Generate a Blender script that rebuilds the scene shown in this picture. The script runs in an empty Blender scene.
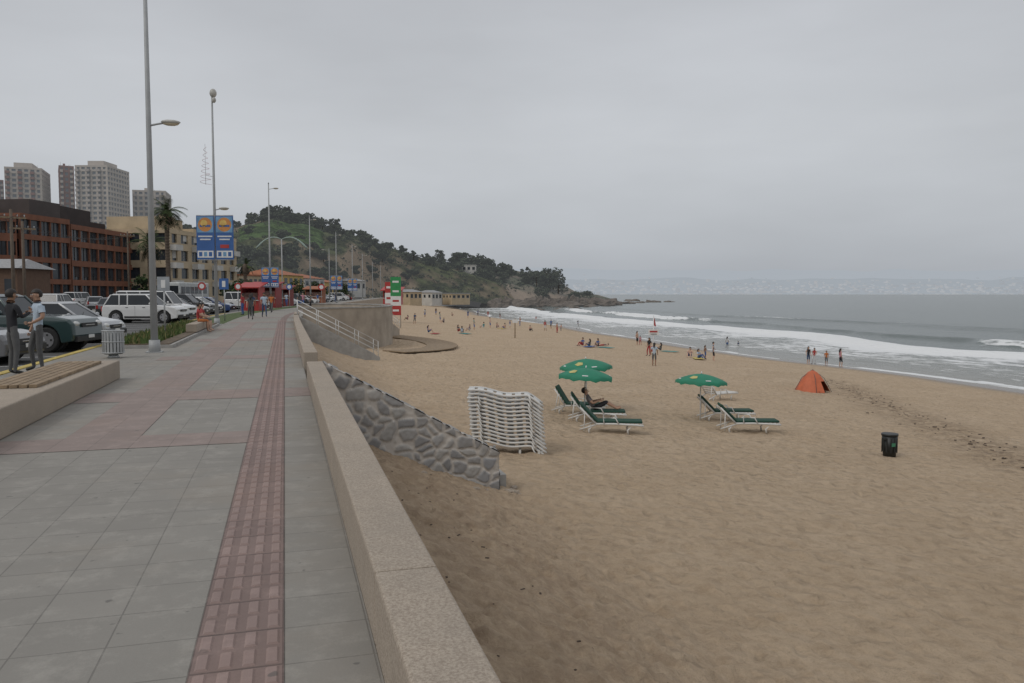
import bpy, bmesh, math, random
from mathutils import Vector, Matrix, noise
random.seed(7)
R=random.random
def U(a,b): return a+(b-a)*random.random()
scene=bpy.context.scene
COL=scene.collection
# ------------------------------------------------------------------ camera / site axes
TH=math.radians(15.9); PI=math.radians(3.45); FP=796.0; EYE=1.65
cam_d=bpy.data.cameras.new("camera"); cam=bpy.data.objects.new("camera",cam_d); COL.objects.link(cam)
cam.location=(0,0,EYE); cam.rotation_euler=(math.pi/2-PI,0,-TH)
cam_d.lens=28; cam_d.sensor_width=36; cam_d.clip_end=30000; cam_d.clip_start=0.05
scene.camera=cam
scene.view_settings.view_transform='Standard'; scene.view_settings.look='None'; scene.view_settings.exposure=0
ST,CT=math.sin(TH),math.cos(TH)
def px_to_world(px,d,z=0.0):
    """image pixel column + estimated distance -> world position"""
    lat=(px-512)/FP*d  # sideways offset taken from the image pixel column
    return Vector((lat*CT+d*ST,-lat*ST+d*CT,z))
def zat(py,d): return EYE+(293.5-py)/FP*d
# ------------------------------------------------------------------ coast layout
def c(y):
    t=(y-70)/8.0
    return 0.165*8*(t if t>30 else math.log(1+math.exp(t)))
def shore(y):
    s=47.5+0.05*(min(y,200)-40)
    if y>200: s+=0.12*(min(y,330)-200)
    if y>330: s+=0.25*(y-330)
    return s+1.2*math.sin(y*0.05)+0.7*math.sin(y*0.13+1)
def lerpt(t,tab):
    for (a,va),(b,vb) in zip(tab,tab[1:]):
        if t<=b: return va+(vb-va)*max(0,(t-a))/(b-a)
    return tab[-1][1]
ZB=[(0,-2.35),(.08,-2.5),(.2,-2.72),(.4,-3.15),(.7,-3.95),(.88,-4.5),(1,-5.0),(1.1,-5.5),(1.4,-6.4)]
def zsand(x,y):
    s=x-(c(y)+.66); sh=shore(y); w=max(5,sh-(c(y)+.66))
    z=lerpt(s/w,ZB)
    mh=1.4 if y<52 else max(.3,1.4-(y-52)*.1)
    if s<4.0: z+=mh*(1-max(0,s)/4.0)**1.2
    return z
def ghit(px,py):
    u=(px-512)/FP; v=(341.5-py)/FP
    cp,sp=math.cos(PI),math.sin(PI)
    d=Vector((ST*cp+u*CT+v*ST*sp, CT*cp-u*ST+v*CT*sp, -sp+v*cp))
    z=-3.0
    for i in range(25):
        t=(z-EYE)/d.z; x,y=d.x*t,d.y*t
        z=.5*z+.5*zsand(x,y)
    return Vector((x,y,zsand(x,y)))
# ------------------------------------------------------------------ materials
class NT:
    def __init__(s,m): s.t=m.node_tree; s.n=s.t.nodes; s.l=s.t.links
    def N(s,typ,**kw):
        n=s.n.new(typ)
        for k,v in kw.items():
            if k.startswith('i_'):
                key=k[2:].replace('_',' ')
                s.set(n.inputs[key],v)
            else: setattr(n,k,v)
        return n
    def set(s,inp,v):
        if isinstance(v,bpy.types.NodeSocket): s.l.new(v,inp)
        elif isinstance(v,(tuple,list)) and len(v)==3 and inp.type=='RGBA': inp.default_value=(*v,1)
        else: inp.default_value=v
    def mix(s,f,a,b,mode='MIX'):
        n=s.n.new('ShaderNodeMix'); n.data_type='RGBA'; n.blend_type=mode
        s.set(n.inputs[0],f); s.set(n.inputs[6],a); s.set(n.inputs[7],b); return n.outputs[2]
    def math(s,op,a,b=0.0,cl=False):
        n=s.n.new('ShaderNodeMath'); n.operation=op; n.use_clamp=cl
        s.set(n.inputs[0],a); s.set(n.inputs[1],b); return n.outputs[0]
    def ramp(s,f,st):
        n=s.n.new('ShaderNodeValToRGB'); e=n.color_ramp.elements
        while len(e)<len(st): e.new(.5)
        for i,(p,col) in enumerate(st):
            e[i].position=p; e[i].color=(*col,1) if isinstance(col,(tuple,list)) else (col,col,col,1)
        s.set(n.inputs[0],f); return n.outputs[0]
    def noise(s,vec,scale,det=4,rough=.6):
        n=s.N('ShaderNodeTexNoise'); n.inputs['Scale'].default_value=scale; n.inputs['Detail'].default_value=det
        n.inputs['Roughness'].default_value=rough; s.l.new(vec,n.inputs['Vector']); return n.outputs['Fac']
def newmat(name):
    m=bpy.data.materials.new(name); m.use_nodes=True
    t=NT(m); b=t.n['Principled BSDF']; tc=t.N('ShaderNodeTexCoord').outputs['Object']
    return m,t,b,tc
def bumpn(t,b,h,strength,dist):
    n=t.N('ShaderNodeBump'); n.inputs['Strength'].default_value=strength; n.inputs['Distance'].default_value=dist
    t.l.new(h,n.inputs['Height']); t.l.new(n.outputs[0],b.inputs['Normal'])
MC={}
AIRC=(.37,.39,.415)  # airlight tint, painted onto distant materials as emission
def pm(name,col,rough=.7,var=.18,scale=4,bump=0.0,bs=20,metal=0,air=0,coat=0):
    k=(name,tuple(col),rough)
    if k in MC: return MC[k]
    m,t,b,tc=newmat(name)
    f=t.noise(tc,scale,5); 
    f2=t.ramp(f,[(.3,0.0),(.7,1.0)])
    a=tuple(x*(1-var) for x in col); d=tuple(min(1,x*(1+var)) for x in col)
    o=t.mix(f2,a,d); t.l.new(o,b.inputs['Base Color'])
    b.inputs['Roughness'].default_value=rough; b.inputs['Metallic'].default_value=metal
    if coat: b.inputs['Coat Weight'].default_value=coat; b.inputs['Coat Roughness'].default_value=.05
    if bump: bumpn(t,b,t.noise(tc,bs,4),bump,.02)
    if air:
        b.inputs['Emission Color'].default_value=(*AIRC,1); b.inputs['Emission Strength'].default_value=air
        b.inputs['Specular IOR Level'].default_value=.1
    MC[k]=m; return m
# ------------------------------------------------------------------ mesh builder
class MB:
    def __init__(s): s.v=[];s.f=[];s.m=[];s.mats=[];s.sm=[]
    def mi(s,mat):
        if mat not in s.mats: s.mats.append(mat)
        return s.mats.index(mat)
    def add(s,vs,fs,mat,smooth=False):
        o=len(s.v); s.v+= [tuple(v) for v in vs]; k=s.mi(mat)
        for f in fs: s.f.append(tuple(i+o for i in f)); s.m.append(k); s.sm.append(smooth)
    def box(s,cx,cy,cz,sx,sy,sz,mat,rz=0,M=None,tx=1,ty=1):
        vs=[]
        for z in(-.5,.5):
            for x,y in((-.5,-.5),(.5,-.5),(.5,.5),(-.5,.5)):
                kx,ky=(tx,ty) if z>0 else(1,1)
                vs.append(Vector((x*sx*kx,y*sy*ky,z*sz)))
        if rz: 
            Q=Matrix.Rotation(rz,3,'Z'); vs=[Q@v for v in vs]
        if M is not None: vs=[M@v for v in vs]
        vs=[v+Vector((cx,cy,cz)) for v in vs]
        s.add(vs,[(3,2,1,0),(4,5,6,7),(0,1,5,4),(1,2,6,5),(2,3,7,6),(3,0,4,7)],mat)
    def bb(s,x0,x1,y0,y1,z0,z1,mat): s.box((x0+x1)/2,(y0+y1)/2,(z0+z1)/2,x1-x0,y1-y0,z1-z0,mat)
    def tube(s,pts,rad,mat,n=8,caps=True,smooth=True):
        pts=[Vector(p) for p in pts]
        if not isinstance(rad,(list,tuple)): rad=[rad]*len(pts)
        vs=[];fs=[]
        ref=None
        for i,p in enumerate(pts):
            d=(pts[min(i+1,len(pts)-1)]-pts[max(i-1,0)]).normalized()
            if ref is None: ref=Vector((0,0,1)) if abs(d.z)<.9 else Vector((1,0,0))
            a=d.cross(ref).normalized(); b=d.cross(a).normalized()
            if abs(d.dot(ref))>.98: ref=b
            for k in range(n):
                t=2*math.pi*k/n; vs.append(p+(a*math.cos(t)+b*math.sin(t))*rad[i])
        for i in range(len(pts)-1):
            for k in range(n):
                k2=(k+1)%n; fs.append((i*n+k,i*n+k2,(i+1)*n+k2,(i+1)*n+k))
        s.add(vs,fs,mat,smooth)
        if caps:
            o=len(s.v)-len(vs); k=s.mi(mat)
            s.f.append(tuple(o+i for i in range(n))[::-1]); s.m.append(k); s.sm.append(False)
            s.f.append(tuple(o+(len(pts)-1)*n+i for i in range(n))); s.m.append(k); s.sm.append(False)
    def prism(s,poly,y0,y1,mat,ty0=None):
        """poly in xz, extruded along y"""
        n=len(poly); vs=[(x,y0,z) for x,z in poly]+[(x,y1,z) for x,z in poly]
        fs=[tuple(range(n)),tuple(range(2*n-1,n-1,-1))]
        for i in range(n): j=(i+1)%n; fs.append((i,i+n,j+n,j))
        s.add(vs,fs,mat)
    def ell(s,cx,cy,cz,rx,ry,rz_,mat,nu=12,nv=8,filt=None,smooth=True):
        vs=[];fs=[]
        for j in range(nv+1):
            ph=math.pi*j/nv-math.pi/2
            for i in range(nu):
                t=2*math.pi*i/nu; vs.append((cx+rx*math.cos(ph)*math.cos(t),cy+ry*math.cos(ph)*math.sin(t),cz+rz_*math.sin(ph)))
        for j in range(nv):
            for i in range(nu):
                i2=(i+1)%nu; f=(j*nu+i,j*nu+i2,(j+1)*nu+i2,(j+1)*nu+i)
                if filt:
                    m=sum((Vector(vs[k]) for k in f),Vector())/4-Vector((cx,cy,cz))
                    if not filt(m): continue
                fs.append(f)
        s.add(vs,fs,mat,smooth)
    def build(s,name,parent=None,loc=(0,0,0),rz=0,bevel=0,coll=None):
        me=bpy.data.meshes.new(name); me.from_pydata(s.v,[],s.f)
        for m in s.mats: me.materials.append(m)
        me.polygons.foreach_set('material_index',s.m); me.polygons.foreach_set('use_smooth',s.sm)
        bm=bmesh.new(); bm.from_mesh(me); bmesh.ops.recalc_face_normals(bm,faces=bm.faces[:]) if len(s.f)<4000 else None
        bm.to_mesh(me); bm.free(); me.update()
        o=bpy.data.objects.new(name,me); COL.objects.link(o); o.location=loc; o.rotation_euler=(0,0,rz)
        if parent: o.parent=parent
        if bevel:
            b=o.modifiers.new('bevel','BEVEL'); b.width=bevel; b.segments=2; b.limit_method='ANGLE'; b.angle_limit=.6
        return o
def empty(name,loc=(0,0,0),rz=0):
    o=bpy.data.objects.new(name,None); COL.objects.link(o); o.location=loc; o.rotation_euler=(0,0,rz); o.empty_display_size=.2
    return o
def gridmesh(name,P,nu,nv,mat,attrs=None,smooth=True):
    me=bpy.data.meshes.new(name)
    fs=[(i*nv+j,(i+1)*nv+j,(i+1)*nv+j+1,i*nv+j+1) for i in range(nu-1) for j in range(nv-1)]
    me.from_pydata(P,[],fs); me.materials.append(mat)
    me.polygons.foreach_set('use_smooth',[smooth]*len(fs))
    for k,a in (attrs or {}).items():
        at=me.attributes.new(k,'FLOAT','POINT'); at.data.foreach_set('value',a)
    me.update(); o=bpy.data.objects.new(name,me); COL.objects.link(o); return o
def frange(a,b,st):
    out=[];x=a
    while x<b-1e-6: out.append(x); x+=st
    return out
# ================================================================== WORLD
w=bpy.data.worlds.new("World"); scene.world=w; w.use_nodes=True
t=NT(w); bg=t.n['Background']
sky=t.N('ShaderNodeTexSky'); sky.sky_type='NISHITA'; sky.sun_disc=False
SE,SR=math.radians(45),math.radians(-115)
sky.sun_elevation=SE; sky.sun_rotation=SR; sky.dust_density=4; sky.air_density=1.5
g=t.N('ShaderNodeTexCoord').outputs['Generated']
sep=t.N('ShaderNodeSeparateXYZ'); t.l.new(g,sep.inputs[0]); 
grad=t.ramp(sep.outputs[2],[(0.0,(4.05,4.3,4.65)),(.05,(4.5,4.75,5.1)),(.18,(5.35,5.55,5.85)),(.38,(4.85,5.0,5.3)),(1.0,(6.6,6.75,7.1))])
mp=t.N('ShaderNodeMapping'); mp.inputs['Scale'].default_value=(1,1,3.6); t.l.new(g,mp.inputs[0])
cn=t.noise(mp.outputs[0],1.5,5,.5)
cl=t.ramp(cn,[(.3,.86),(.7,1.10)])
cloud=t.mix(1.0,grad,cl,'MULTIPLY')
t.l.new(t.mix(.96,sky.outputs[0],cloud),bg.inputs[0]); bg.inputs[1].default_value=.1
sd=bpy.data.lights.new("sun",'SUN'); so=bpy.data.objects.new("sun",sd); COL.objects.link(so)
sd.energy=.85; sd.angle=math.radians(25); sd.color=(1,.96,.9)
az=SR; dirv=Vector((math.sin(az)*math.cos(SE),math.cos(az)*math.cos(SE),math.sin(SE)))
so.rotation_euler=dirv.to_track_quat('Z','Y').to_euler()
# ================================================================== SAND
m,t,b,tc=newmat("beach_sand"); M_SAND=m
wet=t.N('ShaderNodeAttribute',attribute_name='wet').outputs['Fac']; deb=t.N('ShaderNodeAttribute',attribute_name='debris').outputs['Fac']
dug=t.N('ShaderNodeAttribute',attribute_name='dug').outputs['Fac']
n1=t.noise(tc,.35,5); n2=t.noise(tc,60,3,.8); n3=t.noise(tc,4,7,.75)
base=t.mix(t.ramp(n1,[(.3,0.0),(.7,1.0)]),(.52,.395,.268),(.60,.468,.33))
base=t.mix(t.ramp(n3,[(.38,.6),(.56,0.0)]),base,(.40,.295,.195))  # low spots of the bump noise darkened in colour, painted relief shade
base=t.mix(t.math('MULTIPLY',t.ramp(n2,[(.52,0.0),(.72,1.0)]),.35),base,(.26,.19,.13))
base=t.mix(t.math('MULTIPLY',dug,t.ramp(t.noise(tc,3.5,8,.8),[(.38,0.05),(.62,.7)])),base,(.31,.22,.148))
base=t.mix(wet,base,(.165,.132,.10))
dn=t.math('MULTIPLY',deb,t.ramp(t.noise(tc,2.2,7,.8),[(.42,0.0),(.60,.85)]))
base=t.mix(dn,base,(.19,.135,.09))
t.l.new(base,b.inputs['Base Color'])
t.l.new(t.ramp(wet,[(0,.95),(1,.25)]),b.inputs['Roughness']); b.inputs['Specular IOR Level'].default_value=.25
wn=t.N('ShaderNodeTexNoise'); wn.inputs['Scale'].default_value=3.0; t.l.new(tc,wn.inputs['Vector'])
wv=t.mix(.12,tc,wn.outputs['Color'],'ADD')
def pits(sc,e0,e1):
    vo=t.N('ShaderNodeTexVoronoi'); vo.inputs['Scale'].default_value=sc; t.l.new(wv,vo.inputs['Vector'])
    return t.ramp(vo.outputs['Distance'],[(e0,0.0),(e1,1.0)])
hh=t.math('ADD',t.math('MULTIPLY',pits(2.3,.12,.5),.9),t.math('MULTIPLY',pits(4.1,.1,.45),.5)); hh=t.math('ADD',hh,t.math('MULTIPLY',n3,1.3))
hh=t.math('MULTIPLY',hh,t.math('SUBTRACT',1.0,wet))
bumpn(t,b,hh,.85,.15)
xs=[-.1]+frange(0,8,.08)+frange(8,22,.16)+frange(22,70,.8)
ys=frange(-4,2,.3)+frange(2,24,.08)+frange(24,44,.2)+frange(44,70,.6)+frange(70,352,3)
P=[];aw=[];ad=[];ag=[]
nz=noise.noise
O1=Vector((9,3,1)); O2=Vector((3,3,3))
def pit(x,y,cell,seed):
    gx,gy=math.floor(x/cell),math.floor(y/cell); r=0
    for i in (-1,0,1):
        for j in (-1,0,1):
            hx=math.sin((gx+i)*127.1+(gy+j)*311.7+seed)*43758.5; hy=math.sin((gx+i)*269.5+(gy+j)*183.3+seed)*43758.5
            fx,fy=hx%1,hy%1
            dx=x-(gx+i+fx)*cell; dy=y-(gy+j+fy)*cell; an=fx*6.28; u=dx*math.cos(an)+dy*math.sin(an); v=-dx*math.sin(an)+dy*math.cos(an)
            q=(u/.16)**2+(v/.085)**2
            if q<6: r+= -math.exp(-q)+.45*math.exp(-(q-2.2)**2*.8)
    return r
for xi in xs:
    for y in ys:
        x=c(y)+.66+xi
        z=zsand(x,y)
        d=shore(y)-x
        amp=.05 if d>9 else .05*max(0,(d-4)/5)
        if y<75 and amp>0:
            q=Vector((x,y,0))
            z+=amp*(nz(q*2.3)+.6*nz(q*4.7+O1))+.05*nz(q*.5)
            if 2<y<44 and xi<22:
                dens=.5+.9*nz(q*.25+O2)
                if dens>0.05: z+=.034*min(1,dens*1.6)*pit(x,y,.42,0)
            k=max(0,1-max(0,xi-3.2)/2.2)*max(0,1-max(0,y-15.6)/.4) 
            if k>0: z+=k*.09*nz(q*5.5+O2)+k*.05*nz(q*1.6)+k*.04*nz(q*11)
        elif amp>0: z+=.06*nz(Vector((x*.4,y*.4,0)))
        P.append((x,y,z))
        aw.append(min(1,max(0,(6.5+1.5*nz(Vector((y*.07,0,5)))-d)/3.5)))
        px_,py_=x-20,y-17; tt=(px_*13+py_*26)/845.0; tt=max(0,min(1,tt)); dist=math.hypot(px_-13*tt,py_-26*tt)
        ad.append(max(0,1-dist/2.1))
        ag.append(max(0,min(1,(1-max(0,xi-2.5)/2.5)))*(1 if y<15.7 else .35))
gridmesh("beach_sand",P,len(xs),len(ys),M_SAND,{'wet':aw,'debris':ad,'dug':ag})
mb=MB(); ml=pm("seaweed_dark",(.07,.05,.035),.9)
for i in range(330):
    if i<110: y=U(5,15.3); x=c(y)+.75+abs(random.gauss(0,1.5)); s_=U(.008,.022)
    else:
        k=R(); x=20+13*k+random.gauss(0,.7); y=17+26*k+random.gauss(0,.7); s_=U(.015,.05)
    z=zsand(x,y); mb.box(x,y,z+.015,s_*U(1,3),s_,s_*.5,ml,rz=U(0,3))
mb.build("seaweed_litter")
# ================================================================== SEA
m,t,b,tc=newmat("sea_water"); M_SEA=m
fo=t.N('ShaderNodeAttribute',attribute_name='foam').outputs['Fac']; sh_=t.N('ShaderNodeAttribute',attribute_name='shallow').outputs['Fac']
mp=t.N('ShaderNodeMapping'); mp.inputs['Scale'].default_value=(1,.35,1); t.l.new(tc,mp.inputs[0])
fn=t.noise(mp.outputs[0],.9,7,.72); fsum=t.math('ADD',fo,t.math('MULTIPLY',t.math('SUBTRACT',fn,.5),1.7))
ff=t.ramp(fsum,[(.42,0.0),(.66,1.0)])
deep=t.mix(t.noise(tc,.02,4),(.07,.092,.086),(.105,.13,.12)); col=t.mix(sh_,deep,(.21,.20,.165)); col=t.mix(ff,col,(.74,.75,.75))
t.l.new(col,b.inputs['Base Color']); t.l.new(t.mix(ff,(.20,)*3,(.9,)*3),b.inputs['Roughness'])
b.inputs['IOR'].default_value=1.33
w1=t.noise(mp.outputs[0],.55,6,.6); w2=t.noise(mp.outputs[0],3.5,4,.6)
bumpn(t,b,t.math('ADD',w1,t.math('MULTIPLY',w2,.2)),.8,.5)
ss=frange(-5,70,.6)+frange(70,220,3)
x=220.
while x<14000: ss.append(x); x*=1.3
yy=frange(-300,0,20)+frange(0,120,1.2)+frange(120,330,2.5)
y=330.
while y<14000: yy.append(y); y*=1.08
P=[];fa=[];sa=[]
for s in ss:
    for y in yy:
        x=shore(y)+s; f=0; z=-5.0
        if y<420:
            N=lambda k,o: noise.noise(Vector((y*k,o,.3)))
            s1=23+6*N(.018,1)+2.5*N(.07,5)+.8*N(.25,5); s2=43+8*N(.014,7)+3*N(.06,9)+N(.2,2); s3=68+9*N(.012,17)+2*N(.1,8)
            h1=.95*(.75+.6*N(.03,20)); d1=s-s1
            z+=h1*math.exp(-(d1/(1.1 if d1<0 else 3.0))**2)
            a2=max(0,min(1,.35+1.9*N(.025,33)+.5*N(.12,3))); d2=s-s2
            z+=(.45+.4*a2)*math.exp(-(d2/(1.4 if d2<0 else 3.5))**2)
            a3=max(0,min(1,1.7*N(.025,53)-.1))
            d3=s-s3; z+=.5*math.exp(-(d3/3)**2)
            e=5.0+3*N(.03,3)+1.5*N(.2,4)
            wd=2.8+2.2*N(.05,61)
            if e<s<s1: f=.43+.22*((s-e)/(s1-e))+.18*N(.06,12)
            if -wd-.6<d1<.9: f=max(f,.92+.2*N(.15,44))
            elif .9<=d1<3: f=max(f,.42)
            if -1.8*a2-.7<d2<.5: f=max(f,a2)
            elif d2<=-1.8 and s>s1: f=max(f,a2*.44*max(0,1-(-d2-1.8)/8))
            if -1.0<d3<.3: f=max(f,a3*.9)
            ed=.3+1.2*N(.12,40)
            if ed-.9<s<ed+.7: f=max(f,.72)
            z+=.08*noise.noise(Vector((x*.2,y*.12,0)))*min(1,max(0,s/10))
            if s<6: z+= -.02
        P.append((x,y,z)); fa.append(f); sa.append(max(0,min(1,1-s/24))*.9)
gridmesh("sea_water",P,len(ss),len(yy),M_SEA,{'foam':fa,'shallow':sa})
# ================================================================== LAND GROUND
M_GROUND=pm("ground_asphalt_dust",(.16,.155,.145),.9,.25,.3,.3,8)
mb=MB(); yl=[-300,-50,0,30,50]+frange(55,360,8)+[420,800,3000]
vs=[];fs=[]
for y in yl: vs+=[(-4000,y,-.2),(-6.2+c(y),y,-.2),(-.2+c(y)+.4,y,-.35),(-.2+c(y)+.4,y,-6.5),(c(y)+200,y,-9)]
for i in range(len(yl)-1):
    for k in range(4): fs.append((i*5+k,i*5+k+1,(i+1)*5+k+1,(i+1)*5+k))
mb.add(vs,fs,M_GROUND); mb.add([(-4000,-300,-9.02),(14000,-300,-9.02),(14000,14000,-9.02),(-4000,14000,-9.02)],[(0,1,2,3)],M_GROUND)
mb.build("ground")
def loft(name,sec,y0,y1,mat,step=4,closed=True,caps=True,bevel=0,parent=None):
    ysl=[y for y in frange(y0,y1,step)]+[y1]
    if y1<=55: ysl=[y0,y1] if step>3.9 else ysl
    n=len(sec); vs=[];fs=[]
    for y in ysl:
        for x,z in sec: vs.append((x+c(y),y,z))
    for i in range(len(ysl)-1):
        for k in range(n if closed else n-1):
            k2=(k+1)%n; fs.append((i*n+k,i*n+k2,(i+1)*n+k2,(i+1)*n+k))
    if caps and closed: fs.append(tuple(range(n))); fs.append(tuple((len(ysl)-1)*n+i for i in range(n)))
    mb=MB(); mb.add(vs,fs,mat); return mb.build(name,bevel=bevel,parent=parent)
m,t,b,tc=newmat("road_asphalt"); n=t.noise(tc,.4,6); nf=t.noise(tc,40,3)
t.l.new(t.mix(n,t.mix(nf,(.045,.045,.046),(.075,.074,.072)),(.10,.098,.094)),b.inputs['Base Color']); b.inputs['Roughness'].default_value=.85; bumpn(t,b,nf,.3,.01); M_ROAD=m
M_WHITE=pm("road_marking_paint",(.62,.62,.6),.7,.15,9)
loft("road",[(-17.5,-.12),(-5.72,-.12)],-40,345,M_ROAD,closed=False)
xa=-13.9; mb=MB(); ln=3
for y in frange(0,330,8): mb.add([(xa+c(y),y,-.115),(xa+.13+c(y),y,-.115),(xa+.13+c(y+ln),y+ln,-.115),(xa+c(y+ln),y+ln,-.115)],[(0,1,2,3)],M_WHITE)
for y in frange(10,62,3.0):
    mb.add([(-10.8,y-1.2,-.115),(-10.8,y-1.1,-.115),(-5.8,y+.1,-.115),(-5.8,y,-.115)],[(0,1,2,3)],M_WHITE)
mb.build("road_markings")
M_YEL=pm("yellow_kerb_paint",(.50,.38,.10),.75,.3,6); M_CONC=pm("concrete_grey",(.33,.32,.30),.85,.2,2.5,.4,30)
loft("yellow_kerb",[(-5.73,-.2),(-5.73,.02),(-5.55,.02),(-5.55,-.2)],-20,70,M_YEL)
loft("kerb",[(-5.73,-.2),(-5.73,.02),(-5.55,.02),(-5.55,-.2)],70,340,M_CONC)
loft("kerb",[(-17.9,-.2),(-17.9,.02),(-17.5,.02),(-17.5,-.2)],40,340,M_CONC)
loft("pavement",[(-21.5,-.2),(-21.5,0),(-17.9,0),(-17.9,-.2)],40,340,pm("pavement_concrete",(.28,.27,.25),.85,.2,1))
def tilemat(name,c1,c2,mort,sz,stain=.35,ms=.0045):
    m,t,b,tc=newmat(name)
    br=t.N('ShaderNodeTexBrick'); br.offset=0; br.inputs['Scale'].default_value=1; br.inputs['Brick Width'].default_value=sz; br.inputs['Row Height'].default_value=sz
    br.inputs['Mortar Size'].default_value=ms; br.inputs['Mortar Smooth'].default_value=.3; br.inputs['Bias'].default_value=0
    br.inputs['Color1'].default_value=(*c1,1); br.inputs['Color2'].default_value=(*c2,1); br.inputs['Mortar'].default_value=(*mort,1)
    mp=t.N('ShaderNodeMapping'); mp.inputs['Location'].default_value=(.03,0,0); t.l.new(tc,mp.inputs[0]); t.l.new(mp.outputs[0],br.inputs['Vector'])
    n=t.noise(tc,.8,7,.7); n2=t.noise(tc,70,2,.7); n3=t.noise(tc,3.5,6,.75); n4=t.noise(tc,.25,5,.7)
    o=t.mix(t.ramp(n,[(.35,0.0),(.65,stain)]),br.outputs['Color'],tuple(x*.66 for x in c1))
    o=t.mix(t.ramp(n3,[(.50,0.0),(.70,.55)]),o,tuple(min(1,x*1.38) for x in c1))
    o=t.mix(t.ramp(n4,[(.50,0.0),(.62,.35)]),o,(c1[0]*1.02,c1[1]*.90,c1[2]*.78))
    o=t.mix(t.math('MULTIPLY',n2,.35),o,tuple(x*.58 for x in c1))
    sp=t.noise(tc,9,2,.5); o=t.mix(t.ramp(sp,[(.71,0.0),(.75,.65)]),o,(.10,.095,.088))
    t.l.new(o,b.inputs['Base Color']); b.inputs['Roughness'].default_value=.85
    h=t.math('SUBTRACT',t.math('MULTIPLY',n2,.3),br.outputs['Fac']); bumpn(t,b,h,.5,.006); return m
M_TILE=tilemat("promenade_tile_grey",(.295,.278,.248),(.262,.247,.220),(.165,.155,.138),.4,.4)
M_PINK=tilemat("promenade_tile_pink",(.31,.248,.222),(.275,.222,.198),(.175,.145,.128),.4,.5)
M_TACT=tilemat("tactile_paving_pink",(.315,.232,.208),(.285,.208,.188),(.285,.208,.188),.4,.6)
M_TACB=tilemat("tactile_paving_base",(.245,.178,.158),(.22,.16,.142),(.09,.068,.06),.4,.6,.008)
loft("promenade",[(-5.55,-.3),(-5.55,0),(.38,0),(.38,-.3)],-12,345,M_TILE)
mb=MB()
def sheet(x0,x1,y0,y1,z,mat):
    yl=[y0]+([y for y in frange(y0+4,y1,4)] if y1>55 else [])+[y1]
    for a,bq in zip(yl,yl[1:]):
        mb.add([(x0+c(a),a,z),(x1+c(a),a,z),(x1+c(bq),bq,z),(x0+c(bq),bq,z)],[(0,1,2,3)],mat)
bands=[(9.2,10.0),(13.2,14.4),(21.2,22.4),(29.2,30.8),(38,39.6),(47,48.6),(56,57.6)]
for a,bq in bands:
    sheet(-3.09,-.43,a,bq,.004,M_PINK)
    if a>12: sheet(-.03,.379,a,bq,.004,M_PINK)
pr=10.0
for a,bq in bands[1:]: 
    sheet(-2.43,-1.63,pr,a,.004,M_PINK); pr=bq
    if pr>40: break
mb.build("pink_paving_bands")
mb=MB(); sheet(-.43,-.03,-8,110,.004,M_TACB)
for y in frange(.4,52,.2):
    for k in range(4):
        x=-.43+.05+k*.1
        mb.box(x,y+.1,.0080,.058,.160 if y<30 else .17,.008,M_TACT,tx=.66,ty=.9)
mb.build("tactile_paving_strip")
m,t,b,tc=newmat("exposed_aggregate_concrete"); M_PAR=m
n=t.noise(tc,90,2,.7); n1=t.noise(tc,1.2,6,.7); vo=t.N('ShaderNodeTexVoronoi'); vo.inputs['Scale'].default_value=110; t.l.new(tc,vo.inputs['Vector'])
o=t.mix(t.ramp(n,[(.35,0.0),(.65,1.0)]),(.25,.20,.155),(.44,.375,.30)); o=t.mix(t.ramp(n1,[(.4,0.0),(.7,.5)]),o,(.23,.20,.165))
o=t.mix(t.math('MULTIPLY',vo.outputs['Color'],.12),o,(.6,.52,.42)); t.l.new(o,b.inputs['Base Color']); b.inputs['Roughness'].default_value=.9; bumpn(t,b,n,.5,.008)
def parapet(y0,y1):
    y=y0
    while y<y1-.5:
        e=min(y+6,y1); loft("parapet_wall",[(.382,-3.4),(.382,.35),(.68,.35),(.68,-3.4)],y,e-.008,M_PAR,step=2 if y>54 else 4,bevel=.014); y=e
parapet(-14.3,15.7); parapet(18.2,50.2); parapet(53.4,59); parapet(85,345)
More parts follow.
